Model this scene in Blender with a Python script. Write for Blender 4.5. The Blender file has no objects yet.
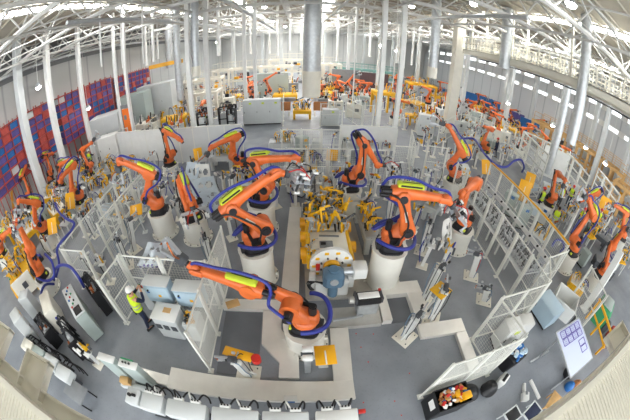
import bpy, bmesh, math, random
from mathutils import Vector, Matrix
C = bpy.context.scene.collection
PI = math.pi
R = math.radians
rnd = random.Random(7)

# ------------------------------------------------------------------ materials
def lin(c):
    return tuple((v / 12.92 if v <= 0.04045 else ((v + 0.055) / 1.055) ** 2.4) for v in c)
def rgb(r, g, b):
    return lin((r / 255, g / 255, b / 255)) + (1,)
def mat(name, col, rough=0.5, metal=0.0, var=0.0, scale=4.0, emit=None, estr=0.0, coat=0.0):
    m = bpy.data.materials.new(name)
    m.use_nodes = True
    nt = m.node_tree
    b = nt.nodes['Principled BSDF']
    b.inputs['Base Color'].default_value = col
    b.inputs['Roughness'].default_value = rough
    b.inputs['Metallic'].default_value = metal
    if coat:
        b.inputs['Coat Weight'].default_value = coat
    if var:
        tc = nt.nodes.new('ShaderNodeTexCoord')
        nz = nt.nodes.new('ShaderNodeTexNoise')
        nz.inputs['Scale'].default_value = scale
        nz.inputs['Detail'].default_value = 5
        rp = nt.nodes.new('ShaderNodeValToRGB')
        rp.color_ramp.elements[0].position = 0.3
        rp.color_ramp.elements[1].position = 0.7
        rp.color_ramp.elements[0].color = tuple(max(0, v * (1 - var)) for v in col[:3]) + (1,)
        rp.color_ramp.elements[1].color = tuple(min(1, v * (1 + var)) for v in col[:3]) + (1,)
        nt.links.new(tc.outputs['Object'], nz.inputs['Vector'])
        nt.links.new(nz.outputs['Fac'], rp.inputs['Fac'])
        nt.links.new(rp.outputs['Color'], b.inputs['Base Color'])
    if emit:
        b.inputs['Emission Color'].default_value = emit
        b.inputs['Emission Strength'].default_value = estr
    return m

M = {}
M['orange'] = mat('robot_orange', rgb(222, 110, 50), 0.40, 0, 0.10, 3, coat=0.15)
M['dark'] = mat('dark_casting', rgb(38, 38, 42), 0.5, 0, 0.2, 6)
M['black'] = mat('black_plastic', rgb(24, 24, 27), 0.45)
M['blue_hose'] = mat('blue_hose', rgb(42, 52, 140), 0.40)
M['lime'] = mat('lime_cover', rgb(206, 222, 62), 0.45)
M['yellow'] = mat('tooling_yellow', rgb(232, 178, 26), 0.42, 0, 0.08, 5)
M['amber'] = mat('amber_plate', rgb(236, 172, 24), 0.4)
M['cream'] = mat('cream_paint', rgb(229, 225, 212), 0.5, 0, 0.04, 2)
M['pedestal'] = mat('pedestal_paint', rgb(228, 226, 217), 0.45, 0, 0.05, 2)
M['white'] = mat('white_paint', rgb(226, 227, 224), 0.45, 0, 0.04, 2)
M['fence'] = mat('fence_white', rgb(224, 225, 218), 0.5)
M['wire'] = mat('fence_wire', rgb(214, 215, 208), 0.55)
M['cab'] = mat('cabinet_grey', rgb(206, 210, 210), 0.45, 0, 0.03, 2)
M['cabblue'] = mat('cabinet_pale_blue', rgb(178, 200, 214), 0.42, 0, 0.04, 2)
M['greygreen'] = mat('grey_green_paint', rgb(168, 180, 176), 0.5)
M['steel'] = mat('brushed_steel', rgb(196, 194, 188), 0.42, 0.55, 0.10, 3)
M['plate'] = mat('floor_plate_steel', rgb(232, 229, 222), 0.30, 0.3, 0.08, 1.6)
M['pit'] = mat('pit_floor', rgb(104, 108, 114), 0.5, 0, 0.08, 2)
M['galv'] = mat('galvanised_duct', rgb(196, 200, 202), 0.40, 0.45, 0.10, 5)
M['grey'] = mat('mid_grey', rgb(128, 131, 134), 0.5, 0, 0.08, 4)
M['dgrey'] = mat('dark_grey', rgb(74, 77, 82), 0.5, 0, 0.1, 4)
M['silver'] = mat('silver_part', rgb(188, 192, 196), 0.35, 0.6, 0.1, 6)
M['sheet'] = mat('body_panel_sheet', rgb(200, 212, 222), 0.35, 0.35, 0.05, 5)
M['motor'] = mat('motor_blue_grey', rgb(92, 122, 146), 0.42, 0.1, 0.08, 5)
M['copper'] = mat('copper', rgb(178, 106, 66), 0.35, 0.8)
M['red'] = mat('red_plastic', rgb(196, 42, 34), 0.45)
M['green'] = mat('green_plastic', rgb(52, 142, 96), 0.5)
M['blue'] = mat('blue_panel', rgb(36, 104, 172), 0.5, 0, 0.08, 3)
M['navy'] = mat('navy_cloth', rgb(32, 40, 66), 0.8, 0, 0.15, 20)
M['purple'] = mat('purple_blue_crate', rgb(92, 84, 150), 0.5, 0, 0.2, 2)
M['rust'] = mat('red_rack_paint', rgb(184, 78, 70), 0.5, 0, 0.15, 3)
M['hivis'] = mat('hi_vis_yellow', rgb(206, 232, 44), 0.7)
M['hiorange'] = mat('hi_vis_orange', rgb(240, 96, 60), 0.7)
M['skin'] = mat('skin', rgb(196, 146, 118), 0.55)
M['helmet'] = mat('white_helmet', rgb(238, 238, 234), 0.3)
M['helmetred'] = mat('red_helmet', rgb(206, 48, 36), 0.35)
M['hair'] = mat('dark_hair', rgb(40, 32, 28), 0.7)
M['wood'] = mat('cardboard', rgb(204, 164, 108), 0.7, 0, 0.1, 5)
M['brown'] = mat('brown_board', rgb(176, 118, 70), 0.6, 0, 0.1, 3)
M['boardface'] = mat('whiteboard_face', rgb(190, 198, 222), 0.35)
M['paper'] = mat('paper_white', rgb(238, 238, 236), 0.7)
M['door_orange'] = mat('orange_door_paint', rgb(240, 122, 40), 0.5)
M['teal'] = mat('teal_guard', rgb(122, 168, 160), 0.5)
M['maroon'] = mat('maroon_board', rgb(92, 72, 74), 0.6)
M['roof'] = mat('roof_panel', rgb(180, 174, 160), 0.7, 0, 0.05, 0.5)
M['truss'] = mat('truss_paint', rgb(206, 206, 202), 0.5)
M['beige'] = mat('beige_steel', rgb(234, 231, 218), 0.5, 0, 0.04, 1.5)
M['wallp'] = None
M['lamp'] = mat('lamp_glow', rgb(255, 255, 255), 0.4, emit=(1, 0.98, 0.95, 1), estr=22)
M['sky'] = mat('skylight_glazing', rgb(235, 240, 245), 0.4, emit=(1, 0.99, 0.97, 1), estr=16.0)
M['winglow'] = mat('window_glazing', rgb(235, 240, 245), 0.4, emit=(0.93, 0.97, 1, 1), estr=1.3)
M['screen'] = mat('screen_glow', rgb(60, 90, 140), 0.3, emit=(0.25, 0.45, 0.9, 1), estr=0.8)
M['ink'] = mat('violet_ink', rgb(112, 98, 176), 0.6)

def floor_mat():
    m = mat('painted_concrete_floor', rgb(138, 142, 148), 0.42)
    nt = m.node_tree; b = nt.nodes['Principled BSDF']
    tc = nt.nodes.new('ShaderNodeTexCoord')
    n1 = nt.nodes.new('ShaderNodeTexNoise'); n1.inputs['Scale'].default_value = 0.9; n1.inputs['Detail'].default_value = 8
    n2 = nt.nodes.new('ShaderNodeTexNoise'); n2.inputs['Scale'].default_value = 14; n2.inputs['Detail'].default_value = 6
    rp = nt.nodes.new('ShaderNodeValToRGB')
    rp.color_ramp.elements[0].position = 0.3; rp.color_ramp.elements[0].color = rgb(122, 127, 134)
    rp.color_ramp.elements[1].position = 0.72; rp.color_ramp.elements[1].color = rgb(146, 151, 158)
    rq = nt.nodes.new('ShaderNodeValToRGB')
    rq.color_ramp.elements[0].position = 0.28; rq.color_ramp.elements[0].color = (0.55, 0.55, 0.55, 1)
    rq.color_ramp.elements[1].position = 0.42; rq.color_ramp.elements[1].color = (1, 1, 1, 1)
    mx = nt.nodes.new('ShaderNodeMix'); mx.data_type = 'RGBA'; mx.blend_type = 'MULTIPLY'
    mx.inputs[0].default_value = 0.35
    nt.links.new(tc.outputs['Object'], n1.inputs['Vector']); nt.links.new(tc.outputs['Object'], n2.inputs['Vector'])
    nt.links.new(n1.outputs['Fac'], rp.inputs['Fac']); nt.links.new(n2.outputs['Fac'], rq.inputs['Fac'])
    nt.links.new(rp.outputs['Color'], mx.inputs[6]); nt.links.new(rq.outputs['Color'], mx.inputs[7])
    nt.links.new(mx.outputs[2], b.inputs['Base Color'])
    return m
M['floor'] = floor_mat()

def clad_mat(name, c0, c1, axis, per):
    """cladding with standing seams: a wave along one object axis, colour and bump"""
    m = mat(name, c0, 0.5)
    nt = m.node_tree; b = nt.nodes['Principled BSDF']
    tc = nt.nodes.new('ShaderNodeTexCoord'); sp = nt.nodes.new('ShaderNodeSeparateXYZ')
    ma = nt.nodes.new('ShaderNodeMath'); ma.operation = 'PINGPONG'; ma.inputs[1].default_value = per
    rp = nt.nodes.new('ShaderNodeValToRGB')
    rp.color_ramp.elements[0].position = 0.0; rp.color_ramp.elements[0].color = c1
    rp.color_ramp.elements[1].position = 0.12; rp.color_ramp.elements[1].color = c0
    mp = nt.nodes.new('ShaderNodeMath'); mp.operation = 'DIVIDE'; mp.inputs[1].default_value = per
    nt.links.new(tc.outputs['Object'], sp.inputs[0]); nt.links.new(sp.outputs[axis], ma.inputs[0])
    nt.links.new(ma.outputs[0], mp.inputs[0]); nt.links.new(mp.outputs[0], rp.inputs['Fac'])
    nt.links.new(rp.outputs['Color'], b.inputs['Base Color'])
    return m
M['wall_y'] = clad_mat('wall_cladding_side', rgb(198, 200, 198), rgb(160, 163, 165), 1, 1.5)
M['wall_x'] = clad_mat('wall_cladding_end', rgb(206, 207, 204), rgb(176, 178, 178), 0, 1.5)

# ------------------------------------------------------------------ mesh builder
class MB:
    def __init__(s):
        s.v = []; s.f = []; s.m = []; s.mi = 0; s.isl = []
    def mat(s, i):
        s.mi = i; return s
    def add(s, vs, fs):
        o = len(s.v); f0 = len(s.f)
        s.v.extend(tuple(p) for p in vs)
        for f in fs:
            s.f.append(tuple(i + o for i in f)); s.m.append(s.mi)
        s.isl.append((o, len(s.v), f0, len(s.f)))
        return s
    def box(s, c, d, rz=0, rot=None):
        x, y, z = d[0] / 2, d[1] / 2, d[2] / 2
        vs = [Vector(p) for p in ((-x, -y, -z), (x, -y, -z), (x, y, -z), (-x, y, -z), (-x, -y, z), (x, -y, z), (x, y, z), (-x, y, z))]
        mt = rot if rot is not None else Matrix.Rotation(rz, 3, 'Z')
        c = Vector(c)
        return s.add([mt @ p + c for p in vs], [(0, 3, 2, 1), (4, 5, 6, 7), (0, 1, 5, 4), (1, 2, 6, 5), (2, 3, 7, 6), (3, 0, 4, 7)])
    def bbox(s, c, d, bev=0.02, rz=0):
        """box with chamfered vertical and top edges"""
        x, y, z = d[0] / 2, d[1] / 2, d[2] / 2
        b = min(bev, x * .6, y * .6, z * .6)
        def ring(ix, iy, zz):
            return [(-x + ix, -y + iy + 0, zz)]
        def oct_(i, zz):
            X, Y = x - i, y - i
            return [(-X + b, -Y, zz), (X - b, -Y, zz), (X, -Y + b, zz), (X, Y - b, zz), (X - b, Y, zz), (-X + b, Y, zz), (-X, Y - b, zz), (-X, -Y + b, zz)]
        rs = [oct_(0, -z), oct_(0, z - b), oct_(b, z)]
        mt = Matrix.Rotation(rz, 3, 'Z'); c = Vector(c)
        vs = [mt @ Vector(p) + c for r_ in rs for p in r_]
        fs = [tuple(reversed(range(8)))]
        for k in range(2):
            for i in range(8):
                j = (i + 1) % 8
                fs.append((k * 8 + i, k * 8 + j, k * 8 + 8 + j, k * 8 + 8 + i))
        fs.append(tuple(range(16, 24)))
        return s.add(vs, fs)
    def cyl(s, p0, p1, r0, r1=None, n=12, cap=True):
        r1 = r0 if r1 is None else r1
        p0, p1 = Vector(p0), Vector(p1)
        d = (p1 - p0)
        if d.length < 1e-6: return s
        d.normalize()
        a = d.orthogonal().normalized(); b = d.cross(a)
        vs = []
        for p, r_ in ((p0, r0), (p1, r1)):
            for i in range(n):
                t = 2 * PI * (i + .5) / n
                vs.append(p + a * math.cos(t) * r_ + b * math.sin(t) * r_)
        fs = [(i, (i + 1) % n, n + (i + 1) % n, n + i) for i in range(n)]
        if cap: fs += [tuple(reversed(range(n))), tuple(range(n, 2 * n))]
        return s.add(vs, fs)
    def bar(s, p0, p1, w, h=None):
        """square bar between two points"""
        h = h or w
        p0, p1 = Vector(p0), Vector(p1)
        d = p1 - p0
        if d.length < 1e-6: return s
        L = d.length; d.normalize()
        up = Vector((0, 0, 1)) if abs(d.z) < .95 else Vector((1, 0, 0))
        sd = d.cross(up).normalized(); u = sd.cross(d).normalized()
        mt = Matrix((sd, d, u)).transposed()
        return s.box((p0 + p1) / 2, (w, L, h), rot=mt)
    def wire(s, p0, p1, w):
        p0, p1 = Vector(p0), Vector(p1)
        d = (p1 - p0).normalized(); a = d.orthogonal().normalized(); b = d.cross(a)
        vs = [p + a * math.cos(t) * w + b * math.sin(t) * w for p in (p0, p1) for t in (0, 2.094, 4.189)]
        return s.add(vs, [(0, 1, 4, 3), (1, 2, 5, 4), (2, 0, 3, 5)])
    def tube(s, pts, r, n=8, smooth=4):
        P = [Vector(p) for p in pts]
        if smooth and len(P) > 2:
            Q = []
            for i in range(len(P) - 1):
                a = P[max(i - 1, 0)]; b = P[i]; c = P[i + 1]; d = P[min(i + 2, len(P) - 1)]
                for k in range(smooth):
                    t = k / smooth
                    Q.append(0.5 * ((2 * b) + (c - a) * t + (2 * a - 5 * b + 4 * c - d) * t * t + (3 * b - a - 3 * c + d) * t ** 3))
            Q.append(P[-1]); P = Q
        vs = []; nv = None
        for i, p in enumerate(P):
            d = (P[min(i + 1, len(P) - 1)] - P[max(i - 1, 0)])
            if d.length < 1e-7: d = Vector((0, 0, 1))
            d.normalize()
            if nv is None: nv = d.orthogonal().normalized()
            nv = (nv - d * nv.dot(d))
            nv = nv.normalized() if nv.length > 1e-5 else d.orthogonal().normalized()
            b = d.cross(nv)
            for k in range(n):
                t = 2 * PI * k / n
                vs.append(p + nv * math.cos(t) * r + b * math.sin(t) * r)
        fs = []
        for i in range(len(P) - 1):
            for k in range(n):
                j = (k + 1) % n
                fs.append((i * n + k, i * n + j, (i + 1) * n + j, (i + 1) * n + k))
        fs += [tuple(reversed(range(n))), tuple(range((len(P) - 1) * n, len(P) * n))]
        return s.add(vs, fs)
    def lathe(s, prof, c=(0, 0, 0), n=24):
        c = Vector(c); vs = []
        for r_, z in prof:
            for i in range(n):
                t = 2 * PI * i / n
                vs.append(c + Vector((r_ * math.cos(t), r_ * math.sin(t), z)))
        fs = []
        for k in range(len(prof) - 1):
            for i in range(n):
                j = (i + 1) % n
                fs.append((k * n + i, k * n + j, (k + 1) * n + j, (k + 1) * n + i))
        fs += [tuple(reversed(range(n))), tuple(range((len(prof) - 1) * n, len(prof) * n))]
        return s.add(vs, fs)
    def loft(s, secs, n=16, e=3.0):
        """secs: (centre, u half-axis vector, v half-axis vector): superellipse rings"""
        vs = []
        for c, u, w in secs:
            c, u, w = Vector(c), Vector(u), Vector(w)
            for i in range(n):
                t = 2 * PI * i / n
                ct, st = math.cos(t), math.sin(t)
                a = math.copysign(abs(ct) ** (2 / e), ct); b = math.copysign(abs(st) ** (2 / e), st)
                vs.append(c + u * a + w * b)
        fs = []
        for k in range(len(secs) - 1):
            for i in range(n):
                j = (i + 1) % n
                fs.append((k * n + i, k * n + j, (k + 1) * n + j, (k + 1) * n + i))
        fs += [tuple(reversed(range(n))), tuple(range((len(secs) - 1) * n, len(secs) * n))]
        return s.add(vs, fs)
    def xloft(s, secs, n=16, e=3.0):
        """secs along x: (x, y, z, half_y, half_z)"""
        return s.loft([((x, y, z), (0, hy, 0), (0, 0, hz)) for x, y, z, hy, hz in secs], n, e)
    def zloft(s, secs, n=16, e=3.0):
        return s.loft([((x, y, z), (hx, 0, 0), (0, hy, 0)) for x, y, z, hx, hy in secs], n, e)
    def prism(s, pts, z0, z1):
        n = len(pts)
        a = sum(pts[i][0] * pts[(i + 1) % n][1] - pts[(i + 1) % n][0] * pts[i][1] for i in range(n))
        if a < 0: pts = pts[::-1]
        vs = [(x, y, z0) for x, y in pts] + [(x, y, z1) for x, y in pts]
        return s.add(vs, [tuple(reversed(range(n))), tuple(range(n, 2 * n))] + [(i, (i + 1) % n, n + (i + 1) % n, n + i) for i in range(n)])
    def ball(s, c, r, nu=12, nv=8, sc=(1, 1, 1)):
        prof = [(max(1e-4, math.sin(PI * k / nv)) * r, -math.cos(PI * k / nv) * r) for k in range(nv + 1)]
        o = len(s.v)
        s.lathe(prof, (0, 0, 0), nu)
        c = Vector(c)
        for i in range(o, len(s.v)):
            p = s.v[i]; s.v[i] = (p[0] * sc[0] + c.x, p[1] * sc[1] + c.y, p[2] * sc[2] + c.z)
        return s
    def mesh(s, name, mats):
        me = bpy.data.meshes.new(name)
        me.from_pydata(s.v, [], s.f)
        if not isinstance(mats, (list, tuple)): mats = [mats]
        for m in mats: me.materials.append(M[m] if isinstance(m, str) else m)
        me.polygons.foreach_set('material_index', s.m)
        me.polygons.foreach_set('use_smooth', [True] * len(s.f))
        me.set_sharp_from_angle(angle=R(38))
        me.update()
        return me
    def pieces(s):
        """groups of solids that touch or nearly touch"""
        bb = []
        for a, b, _, _ in s.isl:
            P = s.v[a:b]
            bb.append(([min(p[i] for p in P) for i in range(3)], [max(p[i] for p in P) for i in range(3)]))
        n = len(bb); size = [max(h[i] - l[i] for i in range(3)) for l, h in bb]; g = list(range(n))
        def find(i):
            while g[i] != i: g[i] = g[g[i]]; i = g[i]
            return i
        for i in range(n):
            for j in range(i):
                d = math.sqrt(sum(max(0, bb[i][0][k] - bb[j][1][k], bb[j][0][k] - bb[i][1][k]) ** 2 for k in range(3)))
                if d <= max(.018, .45 * max(size[i], size[j])): g[find(i)] = find(j)
        out = {}
        for i in range(n): out.setdefault(find(i), []).append(i)
        return list(out.values())
    def build(s, name, mats, parent=None, loc=(0, 0, 0), rot=(0, 0, 0)):
        """one object; solids that stand apart become parts of their own"""
        if parent is not None and 1 < len(s.isl) <= 260 and name.split('_')[-1] not in ('mesh', 'tread', 'frame', 'rail', 'rubbish', 'cloth', 'chart', 'belt'):
            ps = s.pieces()
            if len(ps) > 1:
                first = None
                for p in ps:
                    q = MB()
                    for i in p:
                        a, b, f0, f1 = s.isl[i]; o = len(q.v)
                        q.v.extend(s.v[a:b]); q.f.extend(tuple(k - a + o for k in f) for f in s.f[f0:f1]); q.m.extend(s.m[f0:f1])
                    ob = O(name, q.mesh(name, mats), parent, loc, rot); first = first or ob
                return first
        return O(name, s.mesh(name, mats), parent, loc, rot)

def O(name, me, parent=None, loc=(0, 0, 0), rot=(0, 0, 0)):
    o = bpy.data.objects.new(name, me)
    C.objects.link(o)
    if parent is not None: o.parent = parent
    o.location = loc; o.rotation_euler = rot
    return o
def tag(o, label, cat, group=None, kind=None):
    o['label'] = label; o['category'] = cat
    if group: o['group'] = group
    if kind: o['kind'] = kind
    return o
def thing(name, label, cat, loc=(0, 0, 0), rz=0, group=None):
    o = bpy.data.objects.new(name, None)
    C.objects.link(o)
    o.empty_display_size = 0.2
    o.location = loc; o.rotation_euler = (0, 0, rz)
    return tag(o, label, cat, group)
def struct(name, mb, mats, label=None):
    o = mb.build(name, mats); o['kind'] = 'structure'
    if label: o['label'] = label
    return o
def copy_thing(root, loc, rz, label=None, group=None):
    r = root.copy(); C.objects.link(r); r.location = loc; r.rotation_euler = (0, 0, rz)
    if label: r['label'] = label
    if group: r['group'] = group
    for ch in root.children:
        c = ch.copy(); C.objects.link(c); c.parent = r
        for g_ in ch.children:
            d = g_.copy(); C.objects.link(d); d.parent = c
    return r
NTH = ['first', 'second', 'third', 'fourth', 'fifth', 'sixth', 'seventh', 'eighth', 'ninth', 'tenth', 'eleventh', 'twelfth', 'thirteenth', 'fourteenth', 'fifteenth', 'sixteenth']

# ------------------------------------------------------------------ the hall
XL, XR, YB, YF, ZC = -22.0, 36.0, -9.0, 78.0, 12.6
struct('floor', MB().box(((XL + XR) / 2, (YB + YF) / 2, -0.1), (XR - XL, YF - YB, 0.2)), 'floor')
struct('wall_left', MB().box((XL - .1, (YB + YF) / 2, 5.0), (0.2, YF - YB, 10.0)), 'wall_y')
M['wall_r'] = clad_mat('wall_cladding_right', rgb(210, 213, 215), rgb(170, 175, 180), 1, 1.5)
struct('wall_right', MB().box((XR + .1, (YB + YF) / 2, ZC / 2), (0.2, YF - YB, ZC)), 'wall_r')
struct('wall_back', MB().box(((XL + XR) / 2, YF + .1, ZC / 2), (XR - XL, 0.2, ZC)), 'wall_x')
# upper left wall, darker louvre band between the cladding and the roof
struct('wall_left_upper', MB().box((XL - .1, (YB + YF) / 2, 11.3), (0.2, YF - YB, 2.6)), 'grey')
struct('ceiling', MB().box(((XL + XR) / 2, (YB + YF) / 2, ZC + .1), (XR - XL, YF - YB, 0.2)), 'roof')
# skylights let into the roof
for i, (x0, x1, y0, y1) in enumerate(((-13.9, -12.9, 3.0, 46.0), (15.2, 16.3, 3.0, 46.0), (1.4, 3.8, 28.0, 74.0), (-14.4, -13.2, 50.0, 74.0), (15, 16.3, 50, 74.0), (-6.6, -5.6, 26, 74), (26, 27, 12, 60))):
    m = MB(); m.box(((x0 + x1) / 2, (y0 + y1) / 2, ZC - .03), (x1 - x0, y1 - y0, 0.04))
    w = struct('window_%d' % (i + 1), m, 'sky')
    m = MB(); y = y0
    while y <= y1 + .01:
        m.box(((x0 + x1) / 2, y, ZC - .09), (x1 - x0 + .2, .12, .08)); y += 4.3
    for x in (x0, x1): m.box((x, (y0 + y1) / 2, ZC - .09), (.2, y1 - y0, .1))
    m.build('window_frame', 'truss', w)
# two strips of lights in the right wall
for k, (z0, z1) in enumerate(((8.8, 9.45), (6.7, 7.15))):
    m = MB(); f = MB(); y = 8.0
    while y < 76:
        m.box((XR - .03, y + 1.2, (z0 + z1) / 2), (.06, 2.4, z1 - z0))
        f.box((XR - .06, y + 3.0, (z0 + z1) / 2), (.10, 1.2, z1 - z0 + .2)); f.box((XR - .06, y + 1.2, (z0 + z1) / 2), (.10, .12, z1 - z0))
        y += 3.6
    f.box((XR - .06, 42, z0 - .08), (.12, 68, .14)); f.box((XR - .06, 42, z1 + .08), (.12, 68, .14))
    w = struct('window_%d' % (8 + k), m, 'winglow')
    f.build('window_frame', 'white', w)
# roof trusses across the hall
def truss_x(y, name):
    m = MB(); zt, zb = 12.3, 10.5
    m.cyl((XL, y, zt), (XR, y, zt), .07, n=6); m.cyl((XL, y - .0, zb), (XR, y, zb), .13, n=6)
    x = XL; up = True
    while x < XR - .1:
        m.cyl((x, y, zb if up else zt), (min(x + 1.9, XR), y, zt if up else zb), .05, n=5); x += 1.9; up = not up
    return struct(name, m, 'truss')
def truss_y(x, name, y0=1.0):
    m = MB(); zt, zb = 12.2, 10.4
    m.cyl((x, y0, zt), (x, YF, zt), .06, n=6); m.cyl((x, y0, zb), (x, YF, zb), .08, n=6)
    y = y0; up = True
    while y < YF - .1:
        m.cyl((x, y, zb if up else zt), (x, min(y + 2.0, YF), zt if up else zb), .06, n=5); y += 2.0; up = not up
    return struct(name, m, 'truss')
n = 1
for y in (7.0, 11.5, 16, 21, 27, 33, 39, 45, 51, 57, 63, 69):
    truss_x(y, 'trim_%d' % n); n += 1
for x in (-20.5, -17.5, -11.0, -7.6, -1.2, 6.2, 11.8, 18.0, 22.5, 27.0, 32.0):
    truss_y(x, 'trim_%d' % n); n += 1
# bracing between the trusses
m = MB(); rb = random.Random(5); ys = [7.0, 11.5, 16, 21, 27, 33, 39, 45, 51, 57, 63, 69]
for y0, y1 in zip(ys, ys[1:]):
    x = XL + 1
    while x < XR - 3:
        zz = rb.choice((10.5, 12.3))
        m.cyl((x, y0, 10.5), (x + 3.2, y1, zz), .045, n=5, cap=False)
        if rb.random() < .6: m.cyl((x + 3.2, y0, 10.5), (x, (y0 + y1) / 2, 12.3), .04, n=5, cap=False)
        x += 3.2
struct('trim_%d' % n, m, 'truss'); n += 1
# service pipes and cable trays under the trusses
m = MB()
for x in (-19, -9.5, 2.8, 9.0, 20.5):
    m.cyl((x, 9, 10.1), (x, YF, 10.1), .11, n=8)
for x in (-4.2, 25):
    m.box((x, 44, 10.2), (.35, 62, .10))
struct('trim_%d' % n, m, 'galv'); n += 1
# purlins on the roof underside
m = MB(); y = 2.0
while y < YF:
    m.box(((XL + XR) / 2, y, 12.5), (XR - XL, .12, .16)); y += 1.6
struct('trim_%d' % n, m, 'roof'); n += 1

# ------------------------------------------------------------------ the catwalk the photo is taken from, at the bottom edge
m = MB(); z = 5.3
m.box((0, -1.35, z), (24, 2.26, .05))
k = -12.0
while k < 12:                      # corrugated tread ribs
    m.box((k, -1.35, z + .028), (.028, 2.26, .012)); k += .055
deck = thing('platform_deck', 'cream ribbed catwalk deck along the bottom edge of the photo', 'catwalk', (0, 0, 0))
m.build('ribbed_tread', 'beige', deck)
m = MB()
m.box((0, -.185, z - .02), (24, .07, .16)); m.box((0, -.17, z - .24), (24, .03, .46)); m.box((-6, -.07, z - .47), (12, .24, .03)); m.box((-6, .04, z - .43), (12, .03, .10)); m.box((6, -.15, z - .47), (12, .08, .03))
O('edge_beam', m.mesh('edge_beam', 'beige'), deck)
for x0, x1, y1 in ((-4.3, -3.75, .5), (-3.1, -2.62, .40), (3.75, 4.4, .16)):
    m = MB(); yc = (y1 - .1) / 2; d = y1 + .1
    m.box((x0, yc, z - .42), (.04, d, .1)); m.box((x1, yc, z - .42), (.04, d, .1)); m.box(((x0 + x1) / 2, yc, z - .455), (x1 - x0, d, .03)); m.box(((x0 + x1) / 2, y1, z - .42), (x1 - x0 + .04, .04, .1))
    m.build('outrigger_tray', 'beige', deck)

# ------------------------------------------------------------------ columns, posts and ducts
def post(name, label, cat, x, y, w, top=12.55, base=True, group=None, mt='white', d=None):
    t = thing(name, label, cat, (x, y, 0), 0, group)
    MB().bbox((0, 0, top / 2 + .03), (w, d or w, top - .06), .03).build('shaft', mt, t)
    if base:
        m = MB(); m.box((0, 0, .015), (w + .22, (d or w) + .22, .03)); m.build('foot_plate', mt, t)
    return t
post('steel_post', 'white steel post rising just right of the grey pipe duct, nearer of its pair', 'post', -7.83, 19.45, .34)
post('steel_post', 'white steel post rising through the partition, farther of its pair left of the black frames', 'post', -7.0, 21.2, .36)
post('steel_post', 'thin white post rising behind the three-door cabinet, left one', 'post', -5.02, 26.5, .32)
post('steel_post', 'thin white post rising behind the three-door cabinet, right one', 'post', -4.0, 26.3, .30)
post('steel_post', 'white post rising behind the low white panel wall, left one', 'post', 5.6, 18.8, .34)
post('steel_post', 'white post rising behind the low white panel wall, right one', 'post', 7.0, 18.9, .34)
post('steel_post', 'slim white post on the left edge of the orange door', 'post', -15.05, 20.05, .26)
post('steel_post', 'slim white post on the right edge of the orange door', 'post', -13.6, 19.6, .28)
post('steel_column', 'thick white rectangular column under the end of the catwalk', 'column', 14.6, 24.0, 1.0, 12.5, d=.8, mt='cream')
post('steel_column', 'thick pale column at the far left beside the crate racks', 'column', -18.3, 11.6, .6, 12.5, mt='cab')
post('steel_column', 'pale column in front of the red and blue crate racks', 'column', -17.6, 14.2, .46, 12.5)
post('steel_column', 'slender pale column between the crate racks and the grey switch rooms', 'column', -17.2, 17.6, .36, 12.5)
FC = [(33.4, 12), (33.4, 18), (33.4, 24), (33.4, 30), (33.4, 37), (29.5, 33), (27.6, 20), (30, 14.5), (-10.5, 46), (-3.0, 50), (3.4, 52), (7.6, 44), (11.4, 40), (18.8, 43), (22.4, 34), (25, 27), (20, 60), (-16, 40), (26.5, 42), (14, 62), (-8, 64), (6, 66)]
for i, (x, y) in enumerate(FC):
    post('steel_column', 'tall pale column standing in the far bays of the hall', 'column', x, y, .55, 12.5, base=False, group='columns in the far bays', mt='cab')

def duct(label, x, y, r, z0, ztop=12.5, foot=0.0, mt='galv'):
    t = thing('air_duct', label, 'air duct', (x, y, 0))
    m = MB(); m.cyl((0, 0, z0 + foot), (0, 0, ztop), r, n=28); m.build('pipe', mt, t)
    m = MB(); zz = z0 + foot + .4
    while zz < ztop - .2:
        m.cyl((0, 0, zz - .03), (0, 0, zz + .03), r + .025, n=28); zz += 1.25
    m.build('joint_ring', mt, t)
    if foot:
        MB().cyl((0, 0, z0), (0, 0, z0 + foot), r + .03, n=28).build('diffuser', 'cream', t)
    return t
duct('thick grey air duct with a white lower end at the centre of the hall', 1.1, 24, .74, 2.5, foot=2.3)
duct('silver air duct hanging over the yellow machines to the right of centre', 10.0, 20, .38, 5.45, foot=.9)
duct('large silver air duct hanging in front of the catwalk', 14.0, 8.9, .34, 5.0)
duct('ribbed silver air duct with a white nozzle beside the white posts, left of centre', -7.45, 20, .3, 5.35, foot=.75)
duct('grey air duct hanging behind the orange door', -14.4, 30, .42, 6.0)
duct('grey air duct standing beside the grey switch rooms', -11.6, 26, .36, 2.6)
duct('silver wrapped duct hanging just left of the catwalk railing', 14.0, 16.2, .42, 7.7)
duct('pale air duct standing past the silver duct on the right', 18.5, 13.2, .34, 1.2)

# thin droppers hanging from the trusses
DP = [(-13.2, 24, 7.2), (-9.7, 34, 6.5), (-6.2, 37, 6.3), (-2.5, 34, 5.9), (-1.2, 38, 6.5), (3.2, 40, 5.7), (4.8, 36, 5.2), (8.4, 34, 6.2), (10.6, 30, 5.9), (12.9, 34, 5.2), (-15.8, 27, 7.0), (-4.4, 44, 6.0), (-8.2, 29, 6.6), (5.9, 30, 5.5), (0.3, 44, 6.4), (15.6, 38, 5.6), (-11.4, 41, 6.9), (-17.5, 33, 7.5)]
for x, y, z in DP:
    m = MB(); m.cyl((0, 0, z), (0, 0, 12.4), .16, n=10); m.cyl((0, 0, z - .1), (0, 0, z), .19, n=10)
    o = m.build('hanging_pipe', 'white', None, (x, y, 0))
    tag(o, 'white dropper pipe hanging from the roof trusses', 'pipe', 'dropper pipes under the roof')
WP = [(-9.9, 12, 7.6), (-11.3, 16, 7.2), (-9.2, 15.4, 7.1), (4.9, 22, 6.1), (4.2, 21.4, 2.2), (8.6, 25, 3.6)]
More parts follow.
